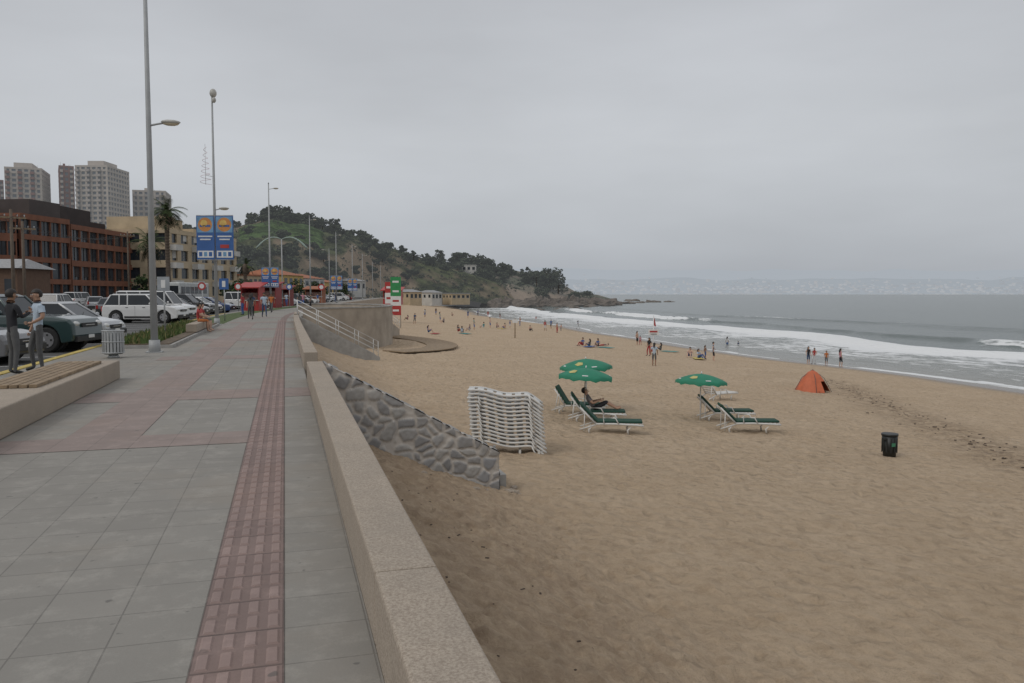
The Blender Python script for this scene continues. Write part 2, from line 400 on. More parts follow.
# ================================================================== STONE WALL + STAIRS
m,t,b,tc=newmat("rubble_stone"); M_STONE=m
cid=t.N('ShaderNodeAttribute',attribute_name='cell').outputs['Fac']; mo=t.N('ShaderNodeAttribute',attribute_name='mortar').outputs['Fac']
n=t.noise(tc,14,5,.7); o=t.ramp(cid,[(0,(.23,.23,.235)),(.3,(.33,.32,.31)),(.6,(.40,.385,.36)),(.85,(.28,.285,.30)),(1,(.46,.44,.41))])
o=t.mix(t.math('MULTIPLY',n,.55),o,(.20,.195,.185)); o=t.mix(mo,o,(.50,.465,.42)); t.l.new(o,b.inputs['Base Color']); b.inputs['Roughness'].default_value=.85; bumpn(t,b,n,.6,.02)
def stonewall(name,y0,y1,x0,x1,zt0,zt1,zb):
    st=.024; P=[];cell=[];mor=[];F=[]
    def top(x): return zt0+(zt1-zt0)*(x-x0)/(x1-x0)
    def addgrid(fn,nu,nv,nrm):
        o=len(P)
        for i in range(nu+1):
            for j in range(nv+1):
                p=fn(i/nu,j/nv); q=Vector((p.x,p.y*1.0,p.z*1.2))*3.4
                q+=Vector((nz(q*.7),nz(q*.7+Vector((5,5,5))),nz(q*.7+Vector((9,1,5)))))*.35
                dd,pt=noise.voronoi(q); e=dd[1]-dd[0]
                k=min(1,max(0,e-.06)/.16); k=k*k*(3-2*k)
                P.append(p+nrm*(.032*k-.01+.01*nz(p*14))); mor.append(1-min(1,max(0,(e-.10)/.07)))
                cell.append((math.sin(pt[0].x*12.9+pt[0].y*78.2+pt[0].z*37.7)*43758.5)%1)
        for i in range(nu):
            for j in range(nv):
                a=o+i*(nv+1)+j; F.append((a,a+nv+1,a+nv+2,a+1))
    L=x1-x0; nx=int(L/st)
    addgrid(lambda u,v:Vector((x0+u*L,y0,zb+(top(x0+u*L)-zb)*v)),nx,90,Vector((0,-1,0)))
    addgrid(lambda u,v:Vector((x0+u*L,y1,zb+(top(x0+u*L)-zb)*v)),nx//2,40,Vector((0,1,0)))
    addgrid(lambda u,v:Vector((x0+u*L,y0+(y1-y0)*v,top(x0+u*L))),nx,16,Vector((.5,0,.86)))
    addgrid(lambda u,v:Vector((x1,y0+(y1-y0)*u,zb+(top(x1)-zb)*v)),16,40,Vector((1,0,0)))
    me=bpy.data.meshes.new(name); me.from_pydata(P,[],F); me.materials.append(M_STONE)
    for k,a in (('cell',cell),('mortar',mor)):
        at=me.attributes.new(k,'FLOAT','POINT'); at.data.foreach_set('value',a)
    me.polygons.foreach_set('use_smooth',[True]*len(F)); o=bpy.data.objects.new(name,me); COL.objects.link(o)
stonewall("stone_wall",15.72,16.1,.69,4.20,.32,-1.62,-3.1)
mb=MB(); n=13
for i in range(n):
    x0=.70+i*.29; z1=-.17*(i+1)+.02; mb.bb(x0,x0+.29,16.13,18.15,-3.2,z1,M_CONC)
mb.build("beach_steps",bevel=.01)
M_BAST=pm("bastion_concrete",(.36,.31,.25),.85,.22,.7,.3,12)
mb=MB()
for i in range(16):
    x0=.72+i*.3; z1=-.17*(i+1); mb.bb(x0,x0+.3,50.6,53.0,-3.4,z1,M_CONC)
mb.prism([(.70,-3.4),(.70,.3),(5.7,-2.35),(5.7,-3.4)],50.25,50.55,M_CONC); mb.prism([(.70,-3.4),(.70,.3),(5.7,-2.35),(5.7,-3.4)],53.05,53.35,M_CONC)
mb.build("beach_steps")
M_RAIL=pm("railing_white_paint",(.60,.60,.58),.4,.1,5); M_GALV=pm("galvanised_steel",(.42,.43,.43),.45,.12,6,metal=.5)
def railing(pts,h=.95,sp=1.2):
    mb=MB(); pts=[Vector(p) for p in pts]
    for k in (h,h*.66,h*.33): mb.tube([p+Vector((0,0,k)) for p in pts],.022,M_RAIL,6)
    for a,bq in zip(pts,pts[1:]):
        n=max(1,int((bq-a).length/sp))
        for i in range(n+1): p=a+(bq-a)*i/n; mb.tube([p,p+Vector((0,0,h))],.024,M_RAIL,6)
    mb.build("stair_railing")
railing([(.75,50.4,.3),(5.6,50.4,-2.3)]); railing([(.75,53.2,.3),(5.6,53.2,-2.3)])
mb=MB(); cx,cy,rx,ry=.68,72,7.9,13; NS=36
ang=[-math.pi/2+math.pi*i/NS for i in range(NS+1)]
def el(a,k): return (cx+(rx+k)*math.cos(a)+ (c(72)*.5),cy+(ry+k)*math.sin(a))
for i in range(NS):
    A,Bq=ang[i],ang[i+1]; o0,o1=el(A,0),el(Bq,0); i0,i1=el(A,-.3),el(Bq,-.3)
    mb.add([(*o0,-3.6),(*o1,-3.6),(*o1,.55),(*o0,.55),(*i0,-.3),(*i1,-.3),(*i1,.55),(*i0,.55)],[(0,1,2,3),(3,2,6,7),(5,4,7,6)],M_BAST,smooth=False)
    e0,e1=el(A,.06),el(Bq,.06); f0,f1=el(A,-.36),el(Bq,-.36)
    mb.add([(*e0,.553),(*e1,.553),(*e1,.65),(*e0,.65),(*f0,.553),(*f1,.553),(*f1,.65),(*f0,.65)],[(0,1,2,3),(3,2,6,7),(5,4,7,6),(0,4,5,1)],M_CONC)
mb.add([(c(el(a,0)[1])+.378,el(a,0)[1],-.002) for a in ang]+[(*el(a,-.3),-.002) for a in ang],[(i,i+NS+1,i+NS+2,i+1) for i in range(NS)],M_TILE)
mb.build("viewpoint_terrace_wall")
mb=MB(); Q=[(8.6,74,-.4),(10.2,79,-1.3),(11.6,84,-2.1)]
for a,bq in zip(Q,Q[1:]):
    mb.add([(a[0],a[1],-3.4),(bq[0],bq[1],-3.4),(bq[0],bq[1],bq[2]),(a[0],a[1],a[2]),(a[0]-.4,a[1]+.1,a[2]),(bq[0]-.4,bq[1]+.1,bq[2]),(a[0]-.4,a[1]+.1,-3.4),(bq[0]-.4,bq[1]+.1,-3.4)],[(0,1,2,3),(3,2,5,4),(4,5,7,6)],M_BAST)
mb.build("ramp_wall"); railing(Q)
M_WOOD=pm("weathered_wood",(.26,.19,.12),.8,.35,5,.3,30)
mb=MB()
for i in range(46):
    a=-1.15+i*.043; p=(3.5+9.0*math.cos(a)+0.5,69.5+14*math.sin(a)*.95); 
    z=zsand(p[0],p[1])+.10; mb.box(p[0],p[1],z,2.6,.5,.06,M_WOOD,rz=a*.9)
mb.build("wooden_boardwalk")
# ================================================================== BENCH + PLANTER
mb=MB(); mb.bb(-4.0,-3.1,5,16.9,.002,.36,M_PAR); e=empty("stone_bench"); mb.build("base",e,bevel=.02)
mb=MB()
for k in range(6): mb.bb(-3.98+k*.12,-3.88+k*.12,12.2,16.2,.362,.41,M_WOOD)
mb.build("slats",e,bevel=.006)
mb=MB(); M_GRASS=pm("grass",(.07,.10,.03),.95,.45,3,.6,40); M_SOIL=pm("soil",(.12,.09,.06),.95,.3,3)
mb.bb(-5.2,-3.3,26,44,.001,.10,M_CONC); mb.bb(-5.1,-3.4,26.1,43.9,.10,.13,M_SOIL)
mb.build("planter_bed")
mb=MB(); mb.bb(-3.75,-3.35,33.5,40,.135,.45,M_PAR); mb.build("low_seat_wall",bevel=.02)
def blades(name,x0,x1,y0,y1,z,n,h):
    mb=MB(); mg=[pm("grass_blades",(.075,.115,.03),.9,.3),pm("grass_blades_dry",(.17,.15,.06),.9,.3)]
    for i in range(n):
        x,y=U(x0,x1),U(y0,y1); a=U(0,6.28); w_=U(.02,.05); q=h*U(.4,1.2); lx,ly=U(-.08,.08),U(-.08,.08)
        mb.add([(x-w_*math.cos(a),y-w_*math.sin(a),z),(x+w_*math.cos(a),y+w_*math.sin(a),z),(x+lx,y+ly,z+q)],[(0,1,2)],mg[R()<.3])
    mb.build(name)
blades("planter_grass",-5.05,-3.8,26.2,43.8,.13,2600,.22)
loft("grass_verge",[(-5.2,.004),(-3.3,.004)],46,110,M_GRASS,closed=False)
mb=MB(); L=(-4.25,22.4)
for k in range(20):
    a=k*math.pi/10; x,y=L[0]+.25*math.cos(a),L[1]+.25*math.sin(a); mb.box(x,y,.42,.055,.012,.56,M_GALV,rz=a+math.pi/2)
for z in (.14,.42,.70): mb.tube([(L[0]+.262*math.cos(i*math.pi/12),L[1]+.262*math.sin(i*math.pi/12),z) for i in range(25)],.014,M_GALV,5)
mb.tube([(L[0],L[1],.1),(L[0],L[1],.66)],.215,pm("bin_liner",(.25,.27,.27),.5),14); mb.tube([(L[0],L[1],.0),(L[0],L[1],.1)],[.16,.1],M_GALV,10)
mb.build("litter_bin")
# ================================================================== LAMPS
M_POLE=pm("lamp_pole_paint",(.36,.37,.37),.5,.12,2); M_LAMP=pm("lamp_housing",(.45,.44,.40),.4); M_LENS=pm("lamp_lens",(.62,.55,.40),.25)
def lamp(px,d,H,armz=6.3,arm=.85,flood=False,loc=None,side=1,r=.085,name="street_lamp"):
    p=loc or px_to_world(px,d,0); mb=MB()
    mb.tube([(0,0,0),(0,0,.35)],[r*1.9,r*1.7],M_POLE,10); mb.tube([(0,0,.3),(0,0,H*.5),(0,0,H)],[r*1.15,r*.85,r*.5],M_POLE,10)
    mb.box(0,0,.015,.42,.42,.03,M_GALV)
    if arm:
        dx=Vector((CT,-ST,0))*side
        mb.tube([(0,0,armz-.05),dx*arm*.3+Vector((0,0,armz)),dx*arm*.6+Vector((0,0,armz+.04))],.028,M_POLE,6)
        q=dx*(arm*.72); mb.ell(q.x,q.y,armz+.05,.26,.12,.065,M_LAMP,12,6); mb.ell(q.x,q.y,armz+.01,.22,.10,.065,M_LENS,12,6,lambda v:v.z<0)
    if flood:
        mb.ell(.06,0,H+.02,.18,.18,.23,M_LAMP,10,7); mb.ell(.10,-.1,H-.35,.11,.11,.15,M_LAMP,8,6); mb.tube([(0,0,H-.3),(.12,-.1,H-.3)],.03,M_POLE)
    else: mb.tube([(0,0,H),(0,0,H+.12)],[.07,.03],M_POLE,8)
    return mb.build(name,loc=p)
lamp(154,22.3,11.6,armz=6.32)
lamp(217,42,12.0,armz=6.05,arm=.7,flood=True)
for px,d,top in [(271,79,185),(311,111,217),(337,142,233),(353,177,245),(363,217,254),(373,273,262)]:
    lamp(px,d,zat(top,d),armz=zat(top,d)-.5,arm=1.0 if d<200 else 1.5,r=.10)
lamp(381,300,12,arm=0,r=.1); lamp(330,150,10,armz=9.8,arm=1.6,side=-1)
M_BLUE=pm("banner_blue",(.04,.115,.32),.5,.1,2); M_OR=pm("banner_orange",(.55,.24,.07),.5,.15,3); M_SKYB=pm("banner_sky",(.16,.32,.50),.5,.3,3); M_W=pm("white_paint",(.68,.68,.67),.5,.06,3); M_RED=pm("red_paint",(.38,.04,.035),.5,.12,3)
def banner(px,d,ztop,w_,h,name="promotional_banner",twin=True):
    p=px_to_world(px,d,0); e=MB()
    for s in ((-1,1) if twin else (0,)):
        cx=s*(w_/2+.04); z1=ztop; 
        e.box(cx,0,z1-h/2,w_,.04,h,M_BLUE)
        for sd in (-1,1):
            y=sd*.024
            e.box(cx,y,z1-h*.2,w_*.92,.006,h*.36,M_SKYB)
            e.tube([(cx,y,z1-h*.2),(cx,y+sd*.006,z1-h*.2)],w_*.40,M_OR,16); 
            e.tube([(cx-w_*.06,y+sd*.004,z1-h*.17),(cx-w_*.06,y+sd*.010,z1-h*.17)],w_*.2,pm("banner_yellow",(.62,.42,.12),.5),14)
            e.box(cx,y+sd*.008,z1-h*.23,w_*.6,.004,h*.045,M_BLUE); e.box(cx,y+sd*.004,z1-h*.47,w_*.8,.004,h*.03,M_W)
            e.box(cx,y+sd*.004,z1-h*.54,w_*.6,.004,h*.03,M_W)
            e.box(cx,y+sd*.004,z1-h*.88,w_*.9,.004,h*.16,M_W)
            for k in range(3): e.box(cx+(k-1)*w_*.28,y+sd*.008,z1-h*.88,w_*.18,.004,h*.1,M_BLUE if k!=1 else M_SKYB)
            if s>=0: e.box(cx,y+sd*.004,z1-h*.7,w_*.5,.004,h*.08,M_RED)
        for zz in (z1+.03,z1-h-.03): e.tube([(0,0,zz),(cx+ (w_/2)*(s or 1),0,zz)],.02,M_GALV,6)
    e.build(name,loc=p,rz=-TH)
banner(217,41.75,zat(217,41.9),.92,2.25)
banner(337,141.5,zat(276,142),1.0,2.4); banner(353,176.5,zat(279,177),1.0,2.6); banner(271,78.6,zat(268,79),.8,1.9)
mb=MB(); pts=[Vector((.42*math.cos(i*.5)*(1-i/110)*.7,.0+.3*math.sin(i*.5)*(1-i/110)*.7,i*.022)) for i in range(90)]
mb.tube(pts,.009,pm("pink_lights_wire",(.6,.42,.44),.5),5); mb.tube([(0,0,0),(0,0,2.1)],.010,M_GALV,5); mb.tube([(0,0,.5),(.45,0,.4)],.012,M_GALV,5)
p=px_to_world(209,42,zat(186,42)); mb.build("street_decoration",loc=p)
mb=MB(); ALM=pm("arch_lamp",(.30,.38,.34),.5)
for sx in (-1,1): mb.tube([(sx*i*.33,0,7.0-(i-3)*(i-3)*.03) for i in range(0,11)],[.05+.008*i for i in range(11)],ALM,8)
mb.tube([(0,0,-2),(0,0,6.75)],.08,M_POLE,8); mb.build("arched_street_lamp",loc=px_to_world(283,104,zat(237,104)-7.1),rz=-TH)
def sign(px,d,z,r,mat,H=None,sq=False):
    p=px_to_world(px,d,0); mb=MB(); mb.tube([(0,0,-.12),(0,0,z+r*.9)],.03,M_GALV,6)
    if sq: mb.box(0,-.05,z,r*1.7,.03,r*2.0,mat); mb.box(0,-.068,z,r*.6,.006,r*1.1,M_W)
    else: mb.tube([(0,-.035,z),(0,-.06,z)],r,mat,18); mb.tube([(0,-.062,z),(0,-.066,z)],r*.6,M_W,18)
    mb.build("traffic_sign",loc=p,rz=-TH)
sign(165,30,zat(284,30),.27,pm("sign_grey_back",(.30,.32,.34),.5),sq=True); sign(225,48,zat(284,48),.33,M_BLUE,sq=True); sign(203,60,2.2,.3,M_RED); sign(239,75,2.3,.35,M_RED)
sign(290,90,2.4,.35,M_BLUE); sign(322,120,2.6,.5,M_RED)
# ================================================================== BUILDINGS
M_GL=pm("window_glass_dark",(.035,.042,.05),.15,.4,.5); M_GLh=pm("window_glass_hazy",(.10,.115,.13),.3,.3,.3,air=.18)  # hazy version emits airlight to paint in distance
def building(name,pl,dl,pr_,dr,z0,h,dep,nf,nb,wall,glass,band=.42,pier=.3,gf=None,balc=None,roof=None,nbs=None,pent=None,trim=None):
    A=px_to_world(pl,dl,z0); Bv=px_to_world(pr_,dr,z0); W=(Bv-A).length; ang=math.atan2(Bv.y-A.y,Bv.x-A.x)
    e=empty(name,A,ang); fh=h/nf; nbs=nbs or max(2,int(dep/(W/nb)))
    mb=MB(); mb.bb(.35,W-.35,.35,dep-.35,0,h-.3,glass); mb.build("windows",e)
    mb=MB()
    for i in range(nf):
        zb=i*fh-(2 if i==0 else 0); zt=i*fh+fh*band
        if i==0 and gf is not None: zt=.15
        mb.bb(0,W,0,.36,zb,zt,wall); mb.bb(0,W,dep-.36,dep,zb,zt,wall)
        mb.bb(0,.36,.36,dep-.36,zb,zt,wall); mb.bb(W-.36,W,.36,dep-.36,zb,zt,wall)
    mb.bb(-.02,W+.02,-.02,dep+.02,h-.32,h+.5,wall)
    pw=W/nb*pier
    for i in range(nf):
        z1=i*fh+fh*band+.002 if not(i==0 and gf is not None) else .152; z2=(i+1)*fh-.002 if i<nf-1 else h-.322
        for k in range(nb+1):
            x=min(max(k*W/nb,pw/2+.003),W-pw/2-.003); mb.bb(x-pw/2,x+pw/2,.03,.34,z1,z2,wall)
        for k in range(1,nbs+1):
            y=min(k*dep/nbs,dep-pw/2-.003)
            mb.bb(.03,.34,y-pw/2,y+pw/2,z1,z2,wall); mb.bb(W-.34,W-.03,y-pw/2,y+pw/2,z1,z2,wall)
    mb.build("walls",e)
    if trim:
        mb=MB()
        for i in range(nf):
            for k in range(nb):
                if R()<.8:
                    x=(k+.5)*W/nb; z1=i*fh+fh*band; mb.bb(x-.03,x+.03,.28,.345,z1+.01,(i+1)*fh-.01 if i<nf-1 else h-.33,trim); 
                    if R()<.35: mb.bb(x+.05,x+W/nb*(.5-pier/2),.30,.343,z1+fh*.15,(i+1)*fh-.02 if i<nf-1 else h-.33,trim)
        mb.build("window_frames",e)
    if balc:
        mb=MB()
        for i in range(1,nf):
            for k in range(nb):
                if (k%2==0):
                    x0=k*W/nb+pw/2; x1=(k+1)*W/nb-pw/2; z=i*fh
                    mb.bb(x0,x1,-1.2,-.002,z-.12,z+.04,balc); mb.bb(x0,x1,-1.2,-1.12,z+.045,z+.95,balc)
                    mb.bb(x0,x0+.06,-1.118,-.002,z+.045,z+.95,balc); mb.bb(x1-.06,x1,-1.118,-.002,z+.045,z+.95,balc)
        mb.build("balconies",e)
    mb=MB(); rm=roof or wall
    mb.bb(.4,W-.4,.4,dep-.4,h+.1,h+.25,rm)
    for a0,a1,b0,b1,hh in (pent or [(.3,.45,.3,.6,2.2)]): mb.bb(W*a0,W*a1,dep*b0,dep*b1,h+.2,h+hh,rm)
    for k in range(3): q=U(.1,.9)*W; mb.tube([(q,dep*.5,h+.2),(q,dep*.5,h+U(1.5,3.5))],.06,M_GALV,5)
    mb.build("roof",e); return e
BR=pm("brick_orange_brown",(.20,.085,.05),.85,.22,.6); BRd=pm("roof_dark_brown",(.04,.03,.028),.8,.2,.5); DKB=pm("facade_dark_metal",(.055,.042,.038),.6,.2,.5)
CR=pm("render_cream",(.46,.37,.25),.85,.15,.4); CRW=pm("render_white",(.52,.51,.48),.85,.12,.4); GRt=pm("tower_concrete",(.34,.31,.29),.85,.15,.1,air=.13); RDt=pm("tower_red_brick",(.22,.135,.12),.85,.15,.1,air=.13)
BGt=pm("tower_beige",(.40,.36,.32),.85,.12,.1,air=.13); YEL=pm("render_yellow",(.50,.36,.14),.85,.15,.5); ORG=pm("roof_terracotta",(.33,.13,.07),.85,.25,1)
building("office_building",74,130,146,156,-.2,12.6,24,4,9,BR,M_GL,band=.30,pier=.10,roof=BRd,pent=[(.02,.42,.10,.7,3.6),(.52,.80,.2,.6,2.2)],trim=BRd)
building("office_building",24,118,73,129,-.2,13.2,24,4,5,BR,M_GL,band=.24,pier=.07,roof=DKB,pent=[(.35,.98,.06,.7,3.0),(.05,.22,.3,.6,2.0)],trim=DKB)
building("office_building",-60,108,20,116,-.2,12.5,22,4,8,BR,M_GL,band=.36,pier=.10,roof=BRd,trim=BRd)
building("apartment_building",170,150,238,178,-.2,13.5,20,4,7,CR,M_GL,band=.40,pier=.35,balc=CRW,trim=CRW,pent=[(.1,.45,.2,.7,3.1),(.6,.7,.2,.5,1.8)])
building("apartment_building",146,172,176,180,-.2,14.6,16,5,4,CRW,M_GL,band=.4,pier=.4,trim=CR)
building("tower_block",-12,365,9,370,20,zat(182,368)-20,20,14,5,RDt,M_GLh,band=.42,pier=.35,balc=GRt)
building("tower_block",10,350,47,355,20,zat(170,352)-20,20,16,6,BGt,M_GLh,band=.42,pier=.35,balc=RDt,pent=[(.2,.7,.2,.8,3)])
building("tower_block",64,360,79,363,20,zat(168,360)-20,20,16,3,RDt,M_GLh,band=.4,pier=.4,balc=BGt)
building("tower_block",80,352,112,352,20,zat(168,352)-20,20,17,6,BGt,M_GLh,band=.42,pier=.35,balc=GRt,pent=[(.25,.75,.2,.8,3)])
building("tower_block",113,366,127,370,20,zat(182,366)-20,20,14,3,RDt,M_GLh,band=.42,pier=.4,balc=BGt)
building("tower_block",136,380,169,384,20,zat(192,380)-20,20,12,6,BGt,M_GLh,band=.42,pier=.4,balc=GRt)
def house(name,pl,dl,pr_,dr,z0,h,dep,wall,roof,nb=4,nf=1,gable=1.2):
    A=px_to_world(pl,dl,z0); Bv=px_to_world(pr_,dr,z0); W=(Bv-A).length; ang=math.atan2(Bv.y-A.y,Bv.x-A.x); e=empty(name,A,ang)
    mb=MB(); mb.bb(0,W,0,dep,-2,h,wall); mb.build("walls",e)
    mb=MB(); 
    for i in range(nf):
        for k in range(nb):
            x=(k+.5)*W/nb; z=(i+.55)*h/nf; mb.bb(x-W/nb*.28,x+W/nb*.28,-.05,-.003,z-h/nf*.22,z+h/nf*.22,M_GL)
            mb.bb(x-W/nb*.32,x+W/nb*.32,-.12,-.003,z-h/nf*.22-.12,z-h/nf*.22-.003,CRW)
    for k in range(3): mb.bb(-.05,-.003,dep*(k+.3)/3,dep*(k+.7)/3,h*.4,h*.75,M_GL)
    mb.build("windows",e)
    mb=MB(); o=.4
    if gable: mb.add([(-o,-o,h),(W+o,-o,h),(W+o,dep+o,h),(-o,dep+o,h),(W*.12,dep/2,h+gable),(W*.88,dep/2,h+gable)],[(0,1,5,4),(1,2,5),(2,3,4,5),(3,0,4),(3,2,1,0)],roof)
    else: mb.bb(-.2,W+.2,-.2,dep+.2,h+.002,h+.35,roof)
    mb.build("roof",e); return e
RG=pm("roof_grey",(.3,.3,.3),.7)
house("beach_kiosk",-30,70,19,70,-.2,zat(266,70),5,pm("kiosk_brown",(.12,.07,.045),.8),RG,3,1,.9)
house("restaurant_building",240,185,263,195,-.2,6,12,CR,ORG,5,2,0); house("restaurant_building",264,190,284,198,-.2,4.2,12,pm("render_red",(.30,.07,.055),.8),BRd,4,1,0)
house("restaurant_building",284,200,304,212,-.2,6.5,12,YEL,ORG,4,2,1.6); house("restaurant_building",305,215,325,230,-.2,6.0,12,CRW,ORG,4,2,1.4)
house("restaurant_building",326,236,340,250,-.2,5.2,12,YEL,ORG,4,1,1.2); house("hillside_house",462,405,476,405,zat(272,405),3.2,8,CRW,CRW,3,1,0)
house("hillside_house",432,330,442,335,zat(301,330),3.5,8,CRW,RG,3,1,1.0); house("hillside_house",410,300,422,305,zat(301,300),3.4,8,CR,RG,3,1,1.0)
house("hillside_house",352,290,366,296,zat(292,290),4,8,CRW,RG,3,1,1.0); house("hillside_house",452,335,470,340,zat(300,335),2.6,8,CR,RG,4,1,0)
def stall(px,d,w_,h,dep,mat,name="market_stall"):
    p=px_to_world(px,d,0); e=empty(name,p,-TH); mb=MB()
    mb.bb(-w_/2,w_/2,0,.08,0,h*.42,mat); mb.bb(-w_/2,w_/2,dep-.08,dep,0,h,mat); mb.bb(-w_/2,-w_/2+.08,.083,dep-.083,0,h,mat); mb.bb(w_/2-.08,w_/2,.083,dep-.083,0,h,mat)
    mb.build("walls",e); mb=MB(); mb.add([(-w_/2-.3,-.6,h-.15),(w_/2+.3,-.6,h-.15),(w_/2+.3,dep+.2,h+.35),(-w_/2-.3,dep+.2,h+.35),(-w_/2-.3,-.6,h-.05),(w_/2+.3,-.6,h-.05),(w_/2+.3,dep+.2,h+.45),(-w_/2-.3,dep+.2,h+.45)],[(0,1,2,3),(7,6,5,4),(0,4,5,1),(1,5,6,2),(2,6,7,3),(3,7,4,0)],mat)
    mb.build("awning",e); mb=MB(); mb.bb(-w_/2+.1,w_/2-.1,.3,dep-.3,.1,h*.75,pm("stall_goods",(.2,.12,.1),.8,.6,5)); mb.bb(-w_/2,w_/2,-.15,.3,h*.42+.003,h*.42+.06,M_W); mb.build("counter",e)
DRD=pm("dark_red_paint",(.25,.03,.03),.6,.2,3)
stall(250,76,1.7,2.3,2,M_RED); stall(263,92,3.0,2.6,2.5,DRD); stall(279,104,2.6,2.3,2.5,pm("stall_maroon",(.20,.04,.035),.7)); stall(392,118,2.6,2.2,2.5,M_RED); stall(314,138,3,2.5,2.5,ORG)
def totem(px,d,zt,w_,cols,name="advertising_totem"):
    p=px_to_world(px,d,0); z0=zsand(p.x,p.y) if p.x>c(p.y)+1 else 0; mb=MB(); h=(zt-z0)
    for s in (-1,1): mb.tube([(s*w_*.45,0,z0),(s*w_*.45,0,zt)],.05,M_GALV,6)
    n=len(cols)
    for i,cc in enumerate(cols):
        a=z0+h*(.25+.75*i/n); bq=z0+h*(.25+.75*(i+1)/n); mb.bb(-w_/2,w_/2,-.05,.05,a,bq-.01,cc); mb.bb(-w_*.3,w_*.3,-.065,-.052,a+(bq-a)*.4,a+(bq-a)*.6,M_W if cc is not M_W else M_RED)
    mb.build(name,loc=(p.x,p.y,0),rz=-TH)
GRN=pm("green_paint",(.03,.25,.08),.5,.12,3)
totem(396,100,zat(277,100),1.3,[M_RED,M_W,GRN,GRN]); totem(389,108,zat(282,108),1.0,[M_RED,M_W,M_RED])
UP=[]
for px,d,top in ((15,58,210),(26,66,222),(130,110,232)):
    p=px_to_world(px,d,0); mb=MB(); H=zat(top,d); UP.append((p,H)); mb.tube([(0,0,-.2),(0,0,H)],[.14,.10],pm("utility_pole_wood",(.13,.10,.075),.9),8)
    mb.box(0,0,H-.6,1.9,.1,.12,M_WOOD); [mb.tube([(k,0,H-.54),(k,0,H-.36)],.04,M_GALV,6) for k in (-.85,-.4,.4,.85)]
    mb.build("utility_pole",loc=p,rz=.5)
mb=MB(); WIR=pm("wire_black",(.03,.03,.03),.7)
ends=[(px_to_world(-60,50,0),8.0)]+UP
for (a,ha),(b_,hb) in zip(ends,ends[1:]):
    for o in (-.8,-.4,.4,.8):
        A=Vector((a.x+o*.87,a.y+o*.48,ha-.36)); B=Vector((b_.x+o*.87,b_.y+o*.48,hb-.36)); mb.tube([A.lerp(B,k/8)-Vector((0,0,.9*4*(k/8)*(1-k/8))) for k in range(9)],.014,WIR,4,caps=False)
mb.build("overhead_wires")
# ================================================================== HILLS
def hillmat(name,g1,g2,br,air,cl=.72,cover=.60):
    m,t,b,tc=newmat(name); n=t.noise(tc,.03,7,.7); n2=t.noise(tc,.25,6,.75); n3=t.noise(tc,.08,7,.8)
    o=t.mix(t.ramp(n2,[(.4,0.0),(.6,1.0)]),g1,g2)
    o=t.mix(t.ramp(n3,[(.46,0.0),(.54,.85)]),o,tuple(x*.45 for x in g1))
    geo=t.N('ShaderNodeNewGeometry'); sp=t.N('ShaderNodeSeparateXYZ'); t.l.new(geo.outputs['Normal'],sp.inputs[0])
    st=t.math('ADD',sp.outputs[2],t.math('MULTIPLY',t.math('SUBTRACT',n,.5),.9))
    o=t.mix(t.ramp(st,[(cl-.12,1.0),(cl+.06,0.0)]),o,t.mix(n2,br,tuple(x*1.5 for x in br)))
    o=t.mix(t.ramp(n,[(cover,0.0),(cover+.08,.8)]),o,tuple(x*.8 for x in br)); t.l.new(o,b.inputs['Base Color']); b.inputs['Roughness'].default_value=.95; b.inputs['Specular IOR Level'].default_value=.1
    b.inputs['Emission Color'].default_value=(*AIRC,1); b.inputs['Emission Strength'].default_value=air  # slopes glow faintly in haze colour, standing in for fog
    bumpn(t,b,n2,.8,1.0); return m
def hill(name,cols,mat,ncol=170,nrow=34,rough=1.0,prof=None,back=120,zback=-6):
    tabs=[[(cc[0],cc[k]) for cc in cols] for k in range(1,5)]
    P=[];pa,pb=cols[0][0],cols[-1][0]
    for i in range(ncol):
        px=pa+(pb-pa)*i/(ncol-1); df,zf,dr,py=[lerpt(px,tb) for tb in tabs]; zr=zat(py,dr)
        for j in range(nrow):
            t_=j/(nrow-7)
            if t_<=1:
                d=df+(dr-df)*t_; g=prof(t_) if prof else t_**.8
                p=px_to_world(px,d,zf+(zr-zf)*g)
                k=rough*math.sin(math.pi*min(1,t_))*.9+.15*rough
                p.z+=k*(3.2*nz(p*.03)+1.6*nz(p*.09)+.8*nz(p*.25))*(min(1,(zr-zf)/20))
            else:
                q=(t_-1)*(nrow-7)/6; p=px_to_world(px,dr+back*q,zr+(zback-zr)*q*q)
            P.append(p)
    gridmesh(name,[tuple(p) for p in P],ncol,nrow,mat)
    def sample(px,t_):
        i=int((px-pa)/(pb-pa)*(ncol-1)); i=max(0,min(ncol-1,i)); j=max(0,min(nrow-1,int(t_*(nrow-7)))); return P[i*nrow+j].copy()
    return sample
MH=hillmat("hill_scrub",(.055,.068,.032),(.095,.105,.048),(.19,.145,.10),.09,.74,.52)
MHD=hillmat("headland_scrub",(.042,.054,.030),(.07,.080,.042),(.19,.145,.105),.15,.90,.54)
def prof1(t): return .12*t/.15 if t<.15 else (.12+.48*(t-.15)/.25 if t<.40 else .60+.40*((t-.40)/.60)**.8)
hcols=[(-260,190,-.3,300,236),(0,195,-.3,300,232),(120,200,-.3,310,229),(200,215,-.3,330,230),(240,222,-.3,340,227),(275,232,-.3,350,218),(310,248,-.3,360,222),(345,272,-.3,370,232),(380,325,-.3,400,244),(420,350,-.3,415,257),(460,358,-.5,425,265),(500,372,-4,430,279),(520,385,-6,432,297)]
S1=hill("hill",hcols,MH,200,40,1.0,prof1)
